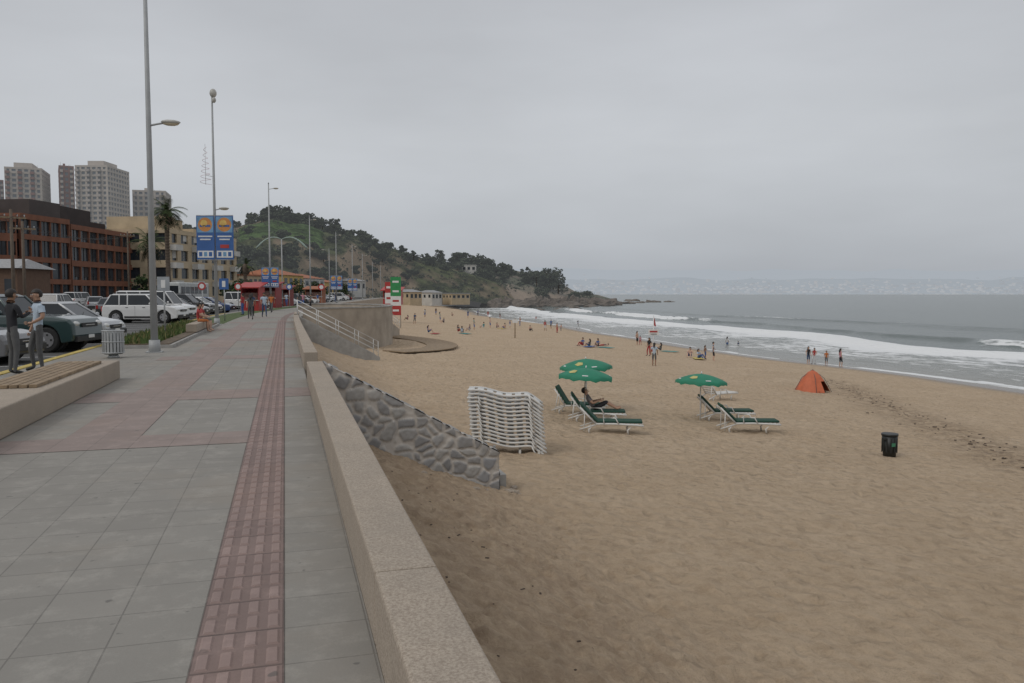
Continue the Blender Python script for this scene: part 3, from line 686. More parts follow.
dcols=[(405,372,-3,470,265),(440,378,-3.5,470,262),(470,382,-4.5,475,262),(500,385,-5.6,480,267),(530,400,-5.6,485,274),(556,415,-5.6,490,281),(575,432,-5.6,495,291.5),(598,448,-5.6,495,295),(612,460,-5.6,485,299),(622,470,-5.8,476,305.5)]
def prof2(t): return .45*(t/.18) if t<.18 else .45+.55*((t-.18)/.82)
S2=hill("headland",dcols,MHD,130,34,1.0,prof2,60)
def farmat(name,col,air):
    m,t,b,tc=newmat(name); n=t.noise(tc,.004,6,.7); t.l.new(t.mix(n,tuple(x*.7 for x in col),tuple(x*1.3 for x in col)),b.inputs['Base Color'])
    b.inputs['Roughness'].default_value=1; b.inputs['Specular IOR Level'].default_value=0; b.inputs['Emission Color'].default_value=(.355,.385,.42,1); b.inputs['Emission Strength'].default_value=air; return m  # far tone is mostly emitted haze colour over a dark base
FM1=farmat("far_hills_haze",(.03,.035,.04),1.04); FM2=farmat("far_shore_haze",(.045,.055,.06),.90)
def rid(base,a,k,o): return lambda px: base+a*nz(Vector((px*k,o,0)))+a*.4*nz(Vector((px*k*3.3,o,4)))
r1=rid(270,5,.010,3); r2=rid(279,3.5,.02,8)
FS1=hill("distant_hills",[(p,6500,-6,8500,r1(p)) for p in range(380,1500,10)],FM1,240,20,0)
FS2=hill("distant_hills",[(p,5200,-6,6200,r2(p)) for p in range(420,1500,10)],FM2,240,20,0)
mb=MB(); cm=[pm("distant_wall_pale",(.12,.12,.12),1,.1,air=.93),pm("distant_wall_grey",(.05,.06,.07),1,.1,air=.86),pm("distant_wall_warm",(.10,.095,.09),1,.1,air=.90)]  # paleness is painted haze emission, the wall colours are dark
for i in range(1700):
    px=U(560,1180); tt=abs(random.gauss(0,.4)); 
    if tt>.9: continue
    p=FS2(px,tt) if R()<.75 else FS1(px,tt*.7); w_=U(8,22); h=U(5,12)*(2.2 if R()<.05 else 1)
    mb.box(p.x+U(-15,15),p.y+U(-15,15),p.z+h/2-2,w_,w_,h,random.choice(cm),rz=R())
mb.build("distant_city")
m,t,b,tc=newmat("sea_rock"); n=t.noise(tc,.6,6,.7); t.l.new(t.mix(n,(.05,.042,.035),(.20,.16,.125)),b.inputs['Base Color']); b.inputs['Roughness'].default_value=.9; bumpn(t,b,n,1,.5); M_ROCK=m
b.inputs['Emission Color'].default_value=(*AIRC,1); b.inputs['Emission Strength'].default_value=.08  # faint haze glow added to the rock
def rock(mb,p,r,h,mat=M_ROCK):
    vs=[];nu,nv=12,7; fs=[]; sd=Vector((R()*50,R()*50,0))
    for j in range(nv+1):
        ph=-.3+(math.pi/2+.3)*j/nv
        for i in range(nu):
            a=2*math.pi*i/nu; v=Vector((math.cos(ph)*math.cos(a),math.cos(ph)*math.sin(a),math.sin(ph)))
            k=1+.55*nz(v*1.6+sd)+.3*nz(v*4+sd); vs.append((p.x+v.x*r*k,p.y+v.y*r*k,p.z+v.z*h*k))
    for j in range(nv):
        for i in range(nu): i2=(i+1)%nu; fs.append((j*nu+i,j*nu+i2,(j+1)*nu+i2,(j+1)*nu+i))
    mb.add(vs,fs,mat)
mb=MB()
for i in range(120):
    px=U(488,612); d=lerpt(px,[(cc[0],cc[1]) for cc in dcols])+random.gauss(-4,8); rock(mb,px_to_world(px,d,-5.1),U(2,6.5),U(1.2,5.0)*(1 if px<575 else .8))
mb.build("coastal_rocks")
mb=MB()
for px,d,r,h in ((628,520,5,1.6),(640,560,4,1.4),(652,600,6,1.8),(668,620,4,1.2),(610,470,6,2.5),(560,330,2.5,1.0),(575,345,3,1.2),(590,380,3.5,1.4),(540,318,2,.8),(600,430,5,2),(632,700,7,2)): rock(mb,px_to_world(px,d,-5.2),r,h)
mb.build("sea_rocks")
# ================================================================== VEGETATION
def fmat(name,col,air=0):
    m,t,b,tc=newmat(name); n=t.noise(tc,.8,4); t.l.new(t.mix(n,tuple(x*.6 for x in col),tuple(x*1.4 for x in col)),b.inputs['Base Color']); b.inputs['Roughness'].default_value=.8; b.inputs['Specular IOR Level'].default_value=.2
    if air: b.inputs['Emission Color'].default_value=(*AIRC,1); b.inputs['Emission Strength'].default_value=air  # far leaves lifted by emission as painted haze
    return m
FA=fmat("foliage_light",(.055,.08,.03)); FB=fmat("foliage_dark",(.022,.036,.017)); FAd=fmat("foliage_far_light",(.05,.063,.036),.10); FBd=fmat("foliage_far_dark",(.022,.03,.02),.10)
BK=pm("bark",(.10,.075,.055),.9,.3,3)
def leaves(mb,ce,rx,rz_,n,sz,ma,mdk):
    for i in range(n):
        while True:
            v=Vector((U(-1,1),U(-1,1),U(-1,1)))
            if v.length<=1: break
        v=v.normalized()*(v.length**.45)
        p=Vector(ce)+Vector((v.x*rx,v.y*rx,v.z*rz_)); a=Vector((U(-1,1),U(-1,1),U(-.6,.6))).normalized(); bq=a.cross(Vector((U(-1,1),U(-1,1),U(-1,1)))).normalized(); s_=sz*U(.6,1.3)
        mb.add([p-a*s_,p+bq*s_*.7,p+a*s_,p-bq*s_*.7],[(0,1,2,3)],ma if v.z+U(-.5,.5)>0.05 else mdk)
def treeinto(mb,p,h,cr,ncl,nl,sz,ma,mdk,trunk=True,conical=False):
    p=Vector(p); th=h*.42
    if trunk: mb.tube([p,p+Vector((U(-.2,.2),U(-.2,.2),th*.6)),p+Vector((U(-.4,.4),U(-.4,.4),h*.75))],[h*.035,h*.026,h*.01],BK,7)
    for k in range(ncl):
        f=R(); a=U(0,6.28); rr=cr*math.sqrt(R())*(1-.75*f if conical else (1-.5*abs(f-.4)))
        q=p+Vector((rr*math.cos(a),rr*math.sin(a),th*.7+(h-th*.7-cr*.2)*f)); rr2=cr*U(.25,.5)*(1-.5*f if conical else 1)
        if trunk and k%2==0: mb.tube([p+Vector((0,0,min(th+f*h*.3,h*.7))),q],[h*.014,h*.004],BK,5,caps=False)
        leaves(mb,q,rr2,rr2*.7,nl,sz,ma,mdk)
def stand(name,S,items,air=True):
    mb=MB()
    for px,t_,h,cr,con in items:
        p=S(px,t_); treeinto(mb,p-Vector((0,0,.6)),h,cr,int(9+cr*2),26,.55,FAd,FBd,True,con)
    mb.build(name)
it=[(U(256,338),U(.86,1.0),U(3,6.5),U(2,3.6),False) for i in range(36)]+[(U(180,256),U(.85,1),U(2,4),U(2,3),False) for i in range(16)]+[(U(340,400),U(.8,1),U(2.5,4.5),U(1.6,3),False) for i in range(12)]+[(U(-60,180),U(.8,1),U(3,6),U(2,4),False) for i in range(20)]
stand("ridge_trees",S1,it)
it=[(U(400,500),U(.5,1),U(3,6),U(2,3.2),R()<.3) for i in range(22)]+[(U(335,420),U(.2,.8),U(2,4.5),U(1.4,2.6),False) for i in range(28)]+[(U(240,335),U(.1,.36),U(2.5,5.5),U(2,3.4),False) for i in range(30)]+[(U(240,335),U(.4,.85),U(2,4),U(1.3,2.4),False) for i in range(10)]
stand("hillside_trees",S1,it)
it=[(U(438,476),U(.6,1),U(5,10),U(2.2,3.8),R()<.5) for i in range(16)]+[(U(476,548),U(.35,1),U(3,8),U(2,3.6),R()<.3) for i in range(38)]+[(U(536,560),U(.1,.9),U(7,12),U(3.5,5),False) for i in range(16)]+[(U(560,600),U(.3,.9),U(1.5,3),U(1.5,2.5),False) for i in range(7)]
stand("headland_trees",S2,it)
mb=MB()
for i in range(1300):
    if i<1000: px=U(180,510); p=S1(px,U(0.02,.98))
    else: px=U(440,600); p=S2(px,U(.1,.98))
    if 238<px<335 and R()<.55: continue
    r=U(.6,1.9); leaves(mb,p+Vector((0,0,r*.3)),r,r*.6,16,.42,FAd,FBd)
mb.build("hillside_scrub")
MT=hillmat("terrace_grass",(.055,.095,.034),(.08,.125,.042),(.13,.12,.06),.08,.25,.62)
P=[];NU,NV=60,18
for i in range(NU):
    px=238+(332-238)*i/(NU-1)
    for j in range(NV):
        tt=.42+.38*j/(NV-1); p=S1(px,tt); edge=min(1,min(i,NU-1-i)/6.0,min(j,NV-1-j)/2.0); P.append((p.x,p.y,p.z-.6+edge*(1.15+.5*((j%3)/3))))
gridmesh("grass_terraces",P,NU,NV,MT)
for px,d,h,cr in ((343,230,5,2.4),(150,118,5,2.3),(246,150,4.5,2.2),(232,128,3.6,1.9),(318,165,4.5,2.2),(298,190,5,2.4)):
    mb=MB(); treeinto(mb,(0,0,0),h,cr,16,50,.22,FA,FB); mb.build("street_tree",loc=px_to_world(px,d,-.2))
def palm(px,d,H,fr,n=34):
    p=px_to_world(px,d,-.2); mb=MB(); mb.tube([(0,0,0),(.1,0,H*.3),(.0,.1,H*.7),(.1,.05,H)],[.38,.27,.25,.3],BK,10)
    for z in frange(.4,H-.3,.35): mb.tube([(.05,.03,z),(.05,.03,z+.09)],[.31,.28],BK,9,caps=False)
    mb.ell(.1,.05,H-.5,.55,.55,.9,BK,8,6)
    for k in range(n):
        a=U(0,6.28); up=U(-.95,1.25); Lf=fr*U(.8,1.1); pts=[]; q=Vector((.1,.05,H)); dv=Vector((math.cos(a)*math.cos(up),math.sin(a)*math.cos(up),math.sin(up)))
        for i in range(10):
            pts.append(q.copy()); q=q+dv*Lf/9; dv=(dv+Vector((0,0,-.17))).normalized()
        mb.tube(pts,[.035-.003*i for i in range(10)],FA,4,caps=False)
        for i in range(1,9):
            for u in (0,.5):
                o=pts[i].lerp(pts[min(i+1,9)],u); tg=(pts[min(i+1,9)]-pts[i]).normalized() if i<9 else dv; sdv=tg.cross(Vector((0,0,1))).normalized(); ll=Lf*.2*math.sin(math.pi*(i+.5)/10.5)+.1
                for s in (-1,1):
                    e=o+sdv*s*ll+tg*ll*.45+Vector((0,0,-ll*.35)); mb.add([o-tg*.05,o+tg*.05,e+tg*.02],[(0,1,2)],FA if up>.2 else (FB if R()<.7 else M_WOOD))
    mb.build("palm_tree",loc=p)
palm(169,96,zat(211,96),2.6,44); palm(151,108,zat(242,108),2.9,40); palm(246,120,6,1.6,22)
# ================================================================== CARS
M_TYRE=pm("tyre_rubber",(.02,.02,.02),.85); M_RIM=pm("alloy_rim",(.35,.35,.36),.4,.1,5,metal=.7); M_CG=pm("car_glass",(.02,.025,.03),.08,.3,1); M_BLK=pm("black_trim",(.025,.025,.025),.6); M_TL=pm("tail_light_red",(.35,.015,.01),.2); M_HL=pm("head_light",(.6,.6,.58),.15); M_CHR=pm("chrome",(.6,.6,.6),.15,.05,1,metal=1)
def paint(n,col): return pm("car_paint_"+n,col,.3,.05,1,coat=.8)
def car(x,y,rz,col,kind='suv',name="parked_car",z=-.118):
    e=empty(name,(x,y,z),rz)
    K={'suv':dict(L=4.5,W=1.82,H=1.75,hood=1.02,belt=1.08,r=.36,ws=(.95,.30),bk=(-2.0,-1.75),cl=.24),
       'hatch':dict(L=3.9,W=1.68,H=1.48,hood=.86,belt=.92,r=.30,ws=(1.05,.25),bk=(-1.85,-1.45),cl=.17),
       'sedan':dict(L=4.5,W=1.74,H=1.44,hood=.84,belt=.90,r=.31,ws=(.95,.15),bk=(-1.55,-.95),cl=.17),
       'van':dict(L=4.7,W=1.82,H=1.95,hood=1.05,belt=1.12,r=.34,ws=(1.45,.85),bk=(-2.3,-2.2),cl=.2),
       'pickup':dict(L=5.1,W=1.85,H=1.75,hood=1.08,belt=1.12,r=.38,ws=(.75,.2),bk=(-.95,-.8),cl=.28)}[kind]
    L,W,H,hd,bl,r,cl_=K['L'],K['W'],K['H'],K['hood'],K['belt'],K['r'],K['cl']; hl=L/2; fx,rx_=hl-.85,-hl+.85; ar=r+.07
    def arch(cx): return [(cx+ar*math.cos(a),max(cl_,r+ar*math.sin(a))) for a in [math.pi*k/10 for k in range(11)]][::-1]
    bot=[(-hl+.08,cl_+.08)]+[(rx_-ar,cl_)]+arch(rx_)[1:-1]+[(rx_+ar,cl_),(fx-ar,cl_)]+arch(fx)[1:-1]+[(fx+ar,cl_),(hl-.06,cl_+.06)]
    w0=K['ws'][0]
    top=[(hl,.52),(hl-.03,hd-.22),(hl-.16,hd-.08),(hl-.6,hd),(w0,bl)]
    if kind=='sedan': tail=[(-1.55,bl),(-hl+.15,bl-.02),(-hl+.02,bl-.12)]
    elif kind=='pickup': tail=[(-.95,bl),(-hl+.02,bl-.02)]
    else: tail=[(-hl+.12,bl),(-hl+.02,bl-.15)]
    poly=bot+top+tail+[(-hl,.55)]
    mb=MB(); 
    n=len(poly); prof=[(-W/2,.035),(-W/2+.06,0),(W/2-.06,0),(W/2,.035)]
    vs=[]
    for yy_,ins in prof:
        for (px_,pz_) in poly:
            vs.append((px_*(1 if pz_<.5 else (1-ins*.6)),yy_*(1 if pz_<bl-.1 else .975),pz_-(ins if pz_>=bl-.2 else 0)))
    fs=[tuple(range(n)),tuple(range(4*n-1,3*n-1,-1))]
    for s in range(3):
        for i in range(n): j=(i+1)%n; fs.append((s*n+i,(s+1)*n+i,(s+1)*n+j,s*n+j))
    mb.add(vs,fs,col); mb.build("body",e,bevel=.035)
    b0,b1=(tail[0][0]+.02 if kind in('sedan','pickup') else -hl+.14),K['bk'][1]; f0,f1=w0,K['ws'][1]; wy,wt=W/2-.07,W/2-.24; zt=H-.06
    vs=[(b0,-wy,bl-.04),(f0,-wy,bl-.04),(f0,wy,bl-.04),(b0,wy,bl-.04),(b1,-wt,zt),(f1,-wt,zt),(f1,wt,zt),(b1,wt,zt)]
    mb=MB(); mb.add(vs,[(4,5,6,7),(0,1,5,4),(1,2,6,5),(2,3,7,6),(3,0,4,7)],M_CG); mb.build("windows",e)
    mb=MB(); mb.add([(b1-.05,-wt-.03,zt-.02),(f1+.05,-wt-.03,zt-.02),(f1+.05,wt+.03,zt-.02),(b1-.05,wt+.03,zt-.02),(b1+.12,-wt+.1,H),(f1-.12,-wt+.1,H),(f1-.12,wt-.1,H),(b1+.12,wt-.1,H)],[(3,2,1,0),(4,5,6,7),(0,1,5,4),(1,2,6,5),(2,3,7,6),(3,0,4,7)],col)
    mid=(b1+f1)/2-.05
    for s in (-1,1):
        for (xa,xb) in ((b0,b1),(f0,f1),(mid+(.05),mid),)+(((b0*.62+.1,b1*.72),) if kind in('suv','van') else ()):
            mb.tube([(xa,s*(wy+.004),bl-.03),(xb,s*(wt+.012),zt)],.042,col,6)
        mb.tube([(f0-.25,s*(W/2+.02),bl+.02),(f0-.25,s*(W/2+.16),bl+.06)],.02,M_BLK,6); mb.ell(f0-.25,s*(W/2+.19),bl+.08,.07,.10,.08,col,8,6)
        if kind in('suv',): mb.tube([(b1+.1,s*(wt-.02),H+.05),(f1-.1,s*(wt-.02),H+.05)],.02,M_BLK,6)
    mb.build("roof_and_pillars",e,bevel=.01)
    mb=MB()
    for s in (-1,1):
        for cx in (fx,rx_):
            y0=s*(W/2-.20); y1=s*(W/2-.005); mb.tube([(cx,y0,r),(cx,s*(W/2-.03),r),(cx,y1,r)],[r,r,r*.9],M_TYRE,20); mb.tube([(cx,y1,r),(cx,y1+s*.008,r)],r*.62,M_RIM,14)
            for k in range(5): a=k*1.2566; mb.box(cx+math.cos(a)*r*.42,y1+s*.008,r+math.sin(a)*r*.42,.06,.012,.06,M_BLK)
            mb.tube([(cx,s*(W/2-.5),r),(cx,s*(W/2-.22),r)],ar-.02,M_BLK,16)
    mb.build("wheels",e)
    mb=MB()
    for s in (-1,1):
        mb.ell(hl-.09,s*(W/2-.25),hd-.23,.10,.2,.085,M_HL,10,6); mb.box(-hl+.0,s*(W/2-.13),bl-.22 if kind!='hatch' else bl-.1,.06,.16,.30,M_TL)
        for k in (0,1): mb.box(.25-k*1.0,s*(W/2+.004),bl-.14,.16,.02,.03,M_BLK); mb.box(.75-k*1.02,s*(W/2-.008),(bl+cl_)/2,.012,.02,bl-cl_-.15,M_BLK)
        mb.box(0,s*(W/2-.002),cl_+.12,L-2.7,.03,.12,M_BLK)
    mb.box(hl-.0,0,hd-.27,.05,W*.5,.13,M_BLK); mb.box(hl+.02,0,hd-.27,.02,W*.3,.025,M_CHR); mb.box(hl+.0,0,.40,.10,W*.9,.16,M_BLK); mb.box(hl+.055,0,.46,.01,.36,.1,M_W)
    mb.box(-hl-.0,0,.42,.1,W*.92,.18,M_BLK); mb.box(-hl-.03,0,.75,.015,.36,.1,M_W)
    mb.tube([(f0-.02,-.5,bl+.01),(f0-.25,.0,bl+.18)],.012,M_BLK,5)
    mb.build("lights_and_bumpers",e,bevel=.008)
    return e
WP=paint("white",(.60,.60,.59)); SV=paint("silver",(.38,.39,.40)); DG=paint("dark_green",(.02,.045,.045)); RD=paint("red",(.28,.02,.02)); BKp=paint("black",(.015,.015,.017)); BLp=paint("blue",(.03,.06,.16)); GY=paint("grey",(.13,.13,.135))
a0=math.radians(-14)
car(-8.3,27.9,a0,DG,'pickup'); car(-7.8,32.2,a0,SV,'hatch')
car(-8.5,23.4,a0,GY,'sedan')
car(-8.1,52.5,a0,WP,'suv'); car(-8.1,56.5,a0,WP,'van'); car(-8,61,a0,RD,'hatch'); car(-7.9,65,a0,GY,'sedan'); car(-7.8,69.5,a0,BKp,'suv'); car(-7.3,74,a0,WP,'hatch'); car(-6.8,79,a0,BLp,'sedan')
car(-18.6,76,math.radians(80),WP,'suv'); car(-16.5,90,math.radians(80),SV,'sedan')
for y,k,p_ in ((95,'van',WP),(104,'sedan',RD),(112,'suv',WP),(121,'hatch',SV),(131,'suv',BKp),(141,'sedan',WP),(152,'hatch',BLp),(165,'suv',SV),(180,'sedan',WP),(196,'van',WP),(212,'sedan',RD)): car(-8.3+c(y),y,a0+math.radians(-10),p_,k)
for px,d,k,p_ in ((112,66,'sedan',GY),(128,75,'suv',BKp),(95,82,'hatch',SV),(60,95,'sedan',WP),(120,98,'hatch',RD),(80,108,'van',WP),(35,90,'suv',GY),(50,80,'hatch',RD)):
    p=px_to_world(px,d); car(p.x,p.y,math.radians(U(70,110)),p_,k)
for y,xx,k,p_ in ((70,-12,'sedan',GY),(128,-12,'suv',WP),(160,-15.4,'sedan',RD)): car(xx+c(y),y,math.radians(82),p_,k,name="car")
p=px_to_world(186,95); e=empty("bus",(p.x,p.y,-.118),math.radians(75)); mb=MB(); mb.box(0,0,1.75,9,2.4,2.6,pm("bus_paint",(.45,.47,.46),.4)); mb.build("body",e,bevel=.12)
mb=MB(); [mb.box(-3.6+k*1.35,s*1.203,2.15,1.15,.02,.8,M_CG) for k in range(6) for s in (-1,1)]; mb.box(-4.503,0,2.2,.02,2.0,.9,M_CG); mb.box(4.503,0,2.1,.02,2.1,1.2,M_CG); mb.build("windows",e)
mb=MB(); [mb.tube([(x,s*.95,.45),(x,s*1.19,.45)],.45,M_TYRE,16) for x in (-2.8,2.8) for s in (-1,1)]; mb.build("wheels",e)
mb=MB(); [mb.box(-4.51,s*.95,1.1,.03,.25,.3,M_TL) for s in (-1,1)]; mb.build("lights",e)
# ================================================================== PEOPLE
def joints(pose):
    P={'pel':(0,0,.95),'spi':(0,0,1.12),'che':(0,0,1.30),'nb':(0,-.01,1.44),'nk':(0,0,1.50),'hd':(0,.015,1.59),'ht':(0,.015,1.66)}
    for s,n in ((-1,'L'),(1,'R')):
        P.update({'s'+n:(s*.175,0,1.40),'e'+n:(s*.235,-.04,1.13),'w'+n:(s*.25,.04,.90),'h'+n:(s*.25,.07,.82),'p'+n:(s*.09,0,.90),'k'+n:(s*.10,.03,.50),'a'+n:(s*.10,-.02,.085),'t'+n:(s*.115,.14,.035)})
    def up(dz,dy=0,lean=0):
        z0=P['pel'][2]
        for k in list(P):
            if k[0] in 'pkat' and k!='pel': continue
            x,y,z=P[k]; q=z-z0; P[k]=(x,y+dy+q*math.sin(lean),z0+q*math.cos(lean)+dz)
    if pose=='walk':
        P.update(kL=(-.09,.20,.53),aL=(-.09,.27,.13),tL=(-.09,.43,.10),kR=(.09,-.02,.49),aR=(.09,-.33,.16),tR=(.10,-.20,.04),eL=(-.23,-.12,1.15),wL=(-.24,-.10,.91),hL=(-.24,-.08,.83),eR=(.23,.05,1.14),wR=(.22,.22,.98),hR=(.22,.28,.92))
    if pose=='contra': P.update(kR=(.15,.10,.50),aR=(.19,.03,.085),tR=(.24,.18,.035),eL=(-.27,.0,1.14),wL=(-.16,.18,1.02),hL=(-.09,.22,1.02))
    if pose=='phone': P.update(eR=(.25,.08,1.16),wR=(.14,.28,1.25),hR=(.09,.31,1.30),eL=(-.25,.05,1.14),wL=(-.15,.26,1.18),hL=(-.08,.30,1.23))
    if pose=='sit':
        up(-.42,0,.10)
        for s,n in ((-1,'L'),(1,'R')): P.update({'p'+n:(s*.09,.03,.52),'k'+n:(s*.11,.42,.52),'a'+n:(s*.11,.40,.085),'t'+n:(s*.12,.56,.035),'e'+n:(s*.25,.12,.73),'w'+n:(s*.15,.32,.66),'h'+n:(s*.12,.39,.63)})
    if pose=='ground':
        up(-.82,0,.05)
        for s,n in ((-1,'L'),(1,'R')): P.update({'p'+n:(s*.09,.03,.12),'k'+n:(s*.14,.40,.42),'a'+n:(s*.13,.62,.08),'t'+n:(s*.13,.78,.04),'e'+n:(s*.25,.14,.38),'w'+n:(s*.15,.38,.46),'h'+n:(s*.10,.44,.44)})
    if pose=='recline':
        up(-.50,0,-.45)
        for s,n in ((-1,'L'),(1,'R')): P.update({'p'+n:(s*.09,.05,.44),'k'+n:(s*.13,.44,.66),'a'+n:(s*.12,.80,.45),'t'+n:(s*.13,.94,.50),'e'+n:(s*.25,-.02,.64),'w'+n:(s*.14,.22,.72),'h'+n:(s*.10,.29,.74)})
    if pose=='lie':
        for k,(x,y,z) in list(P.items()): P[k]=(x*1.0,z-.9,.13 if k[0] in 'spcnh' and k not in('sL','sR') else .10)
        P['hd']=(0,.69,.14);P['ht']=(0,.77,.14);P['tL']=(-.14,-.88,.12);P['tR']=(.14,-.88,.12)
    return P
RAD={'pel':.135,'spi':.120,'che':.145,'nb':.075,'nk':.056,'hd':.094,'ht':.070,'s':.062,'e':.043,'w':.028,'h':.036,'p':.088,'k':.060,'a':.038,'t':.036}
SEG=[('pel','spi','T'),('spi','che','T'),('che','nb','T'),('nb','nk','N'),('nk','hd','H'),('hd','ht','H')]
for n in 'LR': SEG+=[('che','s'+n,'T'),('s'+n,'e'+n,'UA'),('e'+n,'w'+n,'FA'),('w'+n,'h'+n,'HA'),('pel','p'+n,'P'),('p'+n,'k'+n,'TH'),('k'+n,'a'+n,'CA'),('a'+n,'t'+n,'F')]
PC={}
def posemesh(pose):
    if pose in PC: return PC[pose]
    P=joints(pose); ks=list(P); me=bpy.data.meshes.new('skel'); me.from_pydata([P[k] for k in ks],[(ks.index(a),ks.index(b_)) for a,b_,_ in SEG],[])
    o=bpy.data.objects.new('skel',me); COL.objects.link(o); md=o.modifiers.new('s','SKIN'); md.use_smooth_shade=True; md.branch_smoothing=.6
    for i,k in enumerate(ks):
        r=RAD.get(k) or RAD[k[0]]; sv=me.skin_vertices[0].data[i]; sv.radius=(r,r); sv.use_root=(k=='pel')
    sb=o.modifiers.new('ss','SUBSURF'); sb.levels=2; sb.render_levels=2
    dg=bpy.context.evaluated_depsgraph_get(); dg.update(); m2=bpy.data.meshes.new_from_object(o.evaluated_get(dg)); bpy.data.objects.remove(o)
    def dseg(p,a,b_):
        a,b_=Vector(P[a]),Vector(P[b_]); d=b_-a; t_=max(0,min(1,(p-a).dot(d)/d.length_squared)); return (p-(a+d*t_)).length,t_
    lab=['T','UA','FA','HA','P','TH','CA','F','N','H']; idx=[]
    for pg in m2.polygons:
        best=(9,None,0)
        for a,b_,l in SEG:
            r=RAD.get(b_) or RAD[b_[0]]; dd,t_=dseg(pg.center,a,b_); dd-=r*.6
            if dd<best[0]: best=(dd,l,t_)
        l=best[1]
        if l=='UA' and best[2]>.62: l='FA'
        idx.append(lab.index(l))
    if pose not in('lie','recline'):
        for v in m2.vertices:
            p=v.co; best=min(((dseg(p,a,b_)[0]-(RAD.get(b_) or RAD[b_[0]])*.6,l,a,b_) for a,b_,l in SEG),key=lambda q:q[0])
            if best[1] in('T','P'):
                yc=P['che'][1]*.5+P['pel'][1]*.5; v.co.y=yc+(p.y-yc)*.74
    PC[pose]=(m2,idx,P); return PC[pose]
SK=[pm("skin_tan",(.42,.25,.17),.55,.08,6),pm("skin_brown",(.28,.16,.10),.55,.08,6),pm("skin_light",(.52,.34,.25),.55,.08,6)]
HR=[pm("hair_dark",(.02,.015,.012),.6),pm("hair_brown",(.07,.04,.025),.6)]
def cloth(n,col): return pm("fabric_"+n,col,.9,.15,8)
def person(loc,rz,pose='stand',shirt=None,pants=None,sleeve='short',leg='long',h=1.72,skin=0,hair=0,longhair=False,shoes=None,fine=False,cap=None,name="person",bag=None):
    base,idx,P=posemesh(pose); me=base.copy(); me.name="body"; sk=SK[skin]; sh=shirt or sk; pt=pants or sk; shoes=shoes or (M_BLK if leg=='long' else sk)
    mats={'T':sh,'UA':sh if sleeve!='none' else sk,'FA':sh if sleeve=='long' else sk,'HA':sk,'P':pt,'TH':pt if leg in('long','short') else sk,'CA':pt if leg=='long' else sk,'F':shoes,'N':sk,'H':sk}
    me.materials.clear()
    for l in ['T','UA','FA','HA','P','TH','CA','F','N','H']: me.materials.append(mats[l])
    me.polygons.foreach_set('material_index',idx)
    e=empty(name,loc,rz); e.scale=(h/1.74,)*3; o=bpy.data.objects.new("body",me); COL.objects.link(o); o.parent=e
    H=Vector(P['hd']); mb=MB(); hm=HR[hair]
    if pose in('lie','recline'):
        mb.ell(H.x,H.y+(.04 if pose=='lie' else -.03),H.z+.02,.10,.115,.11,hm,12,8,lambda v:(v.y>.0 if pose=='lie' else (v.y<.02 or v.z>.07)))
    else:
        mb.ell(H.x,H.y-.012,H.z+.03,.098,.112,.112,hm,14,10,lambda v: v.z>.045 or (v.y<.01 and v.z>-.06))
        if longhair: mb.tube([H+Vector((0,-.07,.04)),H+Vector((0,-.10,-.10)),H+Vector((0,-.11,-.24))],[.07,.075,.03],hm,8)
        if cap: mb.ell(H.x,H.y-.005,H.z+.035,.105,.118,.118,cap,14,8,lambda v:v.z>.03); mb.box(H.x,H.y+.14,H.z+.065,.13,.12,.012,cap)
    mb.build("hair",e)
    if fine:
        mb=MB(); q=H+Vector((0,.0,.0))
        for s in (-1,1):
            mb.ell(q.x+s*.034,q.y+.085,q.z+.015,.014,.010,.009,M_W,8,6); mb.ell(q.x+s*.034,q.y+.093,q.z+.015,.006,.005,.006,M_BLK,6,5); mb.ell(q.x+s*.095,q.y-.0,q.z+.0,.012,.022,.033,sk,8,6)
            mb.box(q.x+s*.034,q.y+.092,q.z+.036,.034,.008,.007,hm)
        mb.add([(q.x-.016,q.y+.088,q.z-.028),(q.x+.016,q.y+.088,q.z-.028),(q.x,q.y+.122,q.z-.022),(q.x,q.y+.092,q.z+.02)],[(0,1,2),(0,2,3),(2,1,3)],sk); mb.box(q.x,q.y+.088,q.z-.05,.045,.01,.009,pm("lips",(.35,.13,.1),.5))
        for n,s in (('L',-1),('R',1)):
            wv,hv=Vector(P['w'+n]),Vector(P['h'+n]); d=(hv-wv).normalized(); side=d.cross(Vector((1,0,0))).normalized()
            for k in range(4):
                b0=hv+d*.02+side*(k-1.5)*.019; ln=(.062,.072,.068,.052)[k]; mb.tube([b0,b0+d*ln*.5,b0+d*ln*.95-Vector((s*.012,0,0))],[.0095,.0085,.006],sk,6)
            b0=wv+d*.03+side*.03; mb.tube([b0,b0+side*.025+d*.02,b0+side*.03+d*.05],[.012,.010,.007],sk,6)
        mb.build("face_and_fingers",e)
        if sleeve=='short' and pose!='recline':
            mb=MB()
            for n in 'LR':
                a,b_=Vector(P['s'+n]),Vector(P['e'+n]); mb.tube([a.lerp(b_,.15),a.lerp(b_,.66)],[.068,.066],sh,10,caps=False)
            mb.build("shirt_sleeves",e)
    return e
C_W=cloth("white",(.58,.58,.58)); C_BK=cloth("black",(.02,.02,.024)); C_GR=cloth("grey",(.10,.10,.10)); C_J=cloth("denim",(.05,.08,.15)); C_R=cloth("red",(.36,.05,.05)); C_O=cloth("orange",(.48,.16,.05)); C_B=cloth("blue",(.05,.11,.28)); C_P=cloth("pink",(.50,.23,.28)); C_T=cloth("teal",(.05,.25,.25)); C_Y=cloth("yellow",(.5,.4,.12)); C_LB=cloth("light_blue",(.42,.50,.58))
person((-5.02,18.9,0),math.radians(125),'contra',shirt=C_LB,pants=C_GR,h=1.76,fine=True,name="person_standing",shoes=M_BLK)
person((-5.30,18.2,0),math.radians(-50),'phone',shirt=C_BK,pants=C_GR,sleeve='long',h=1.76,fine=True,name="person_standing",skin=1)
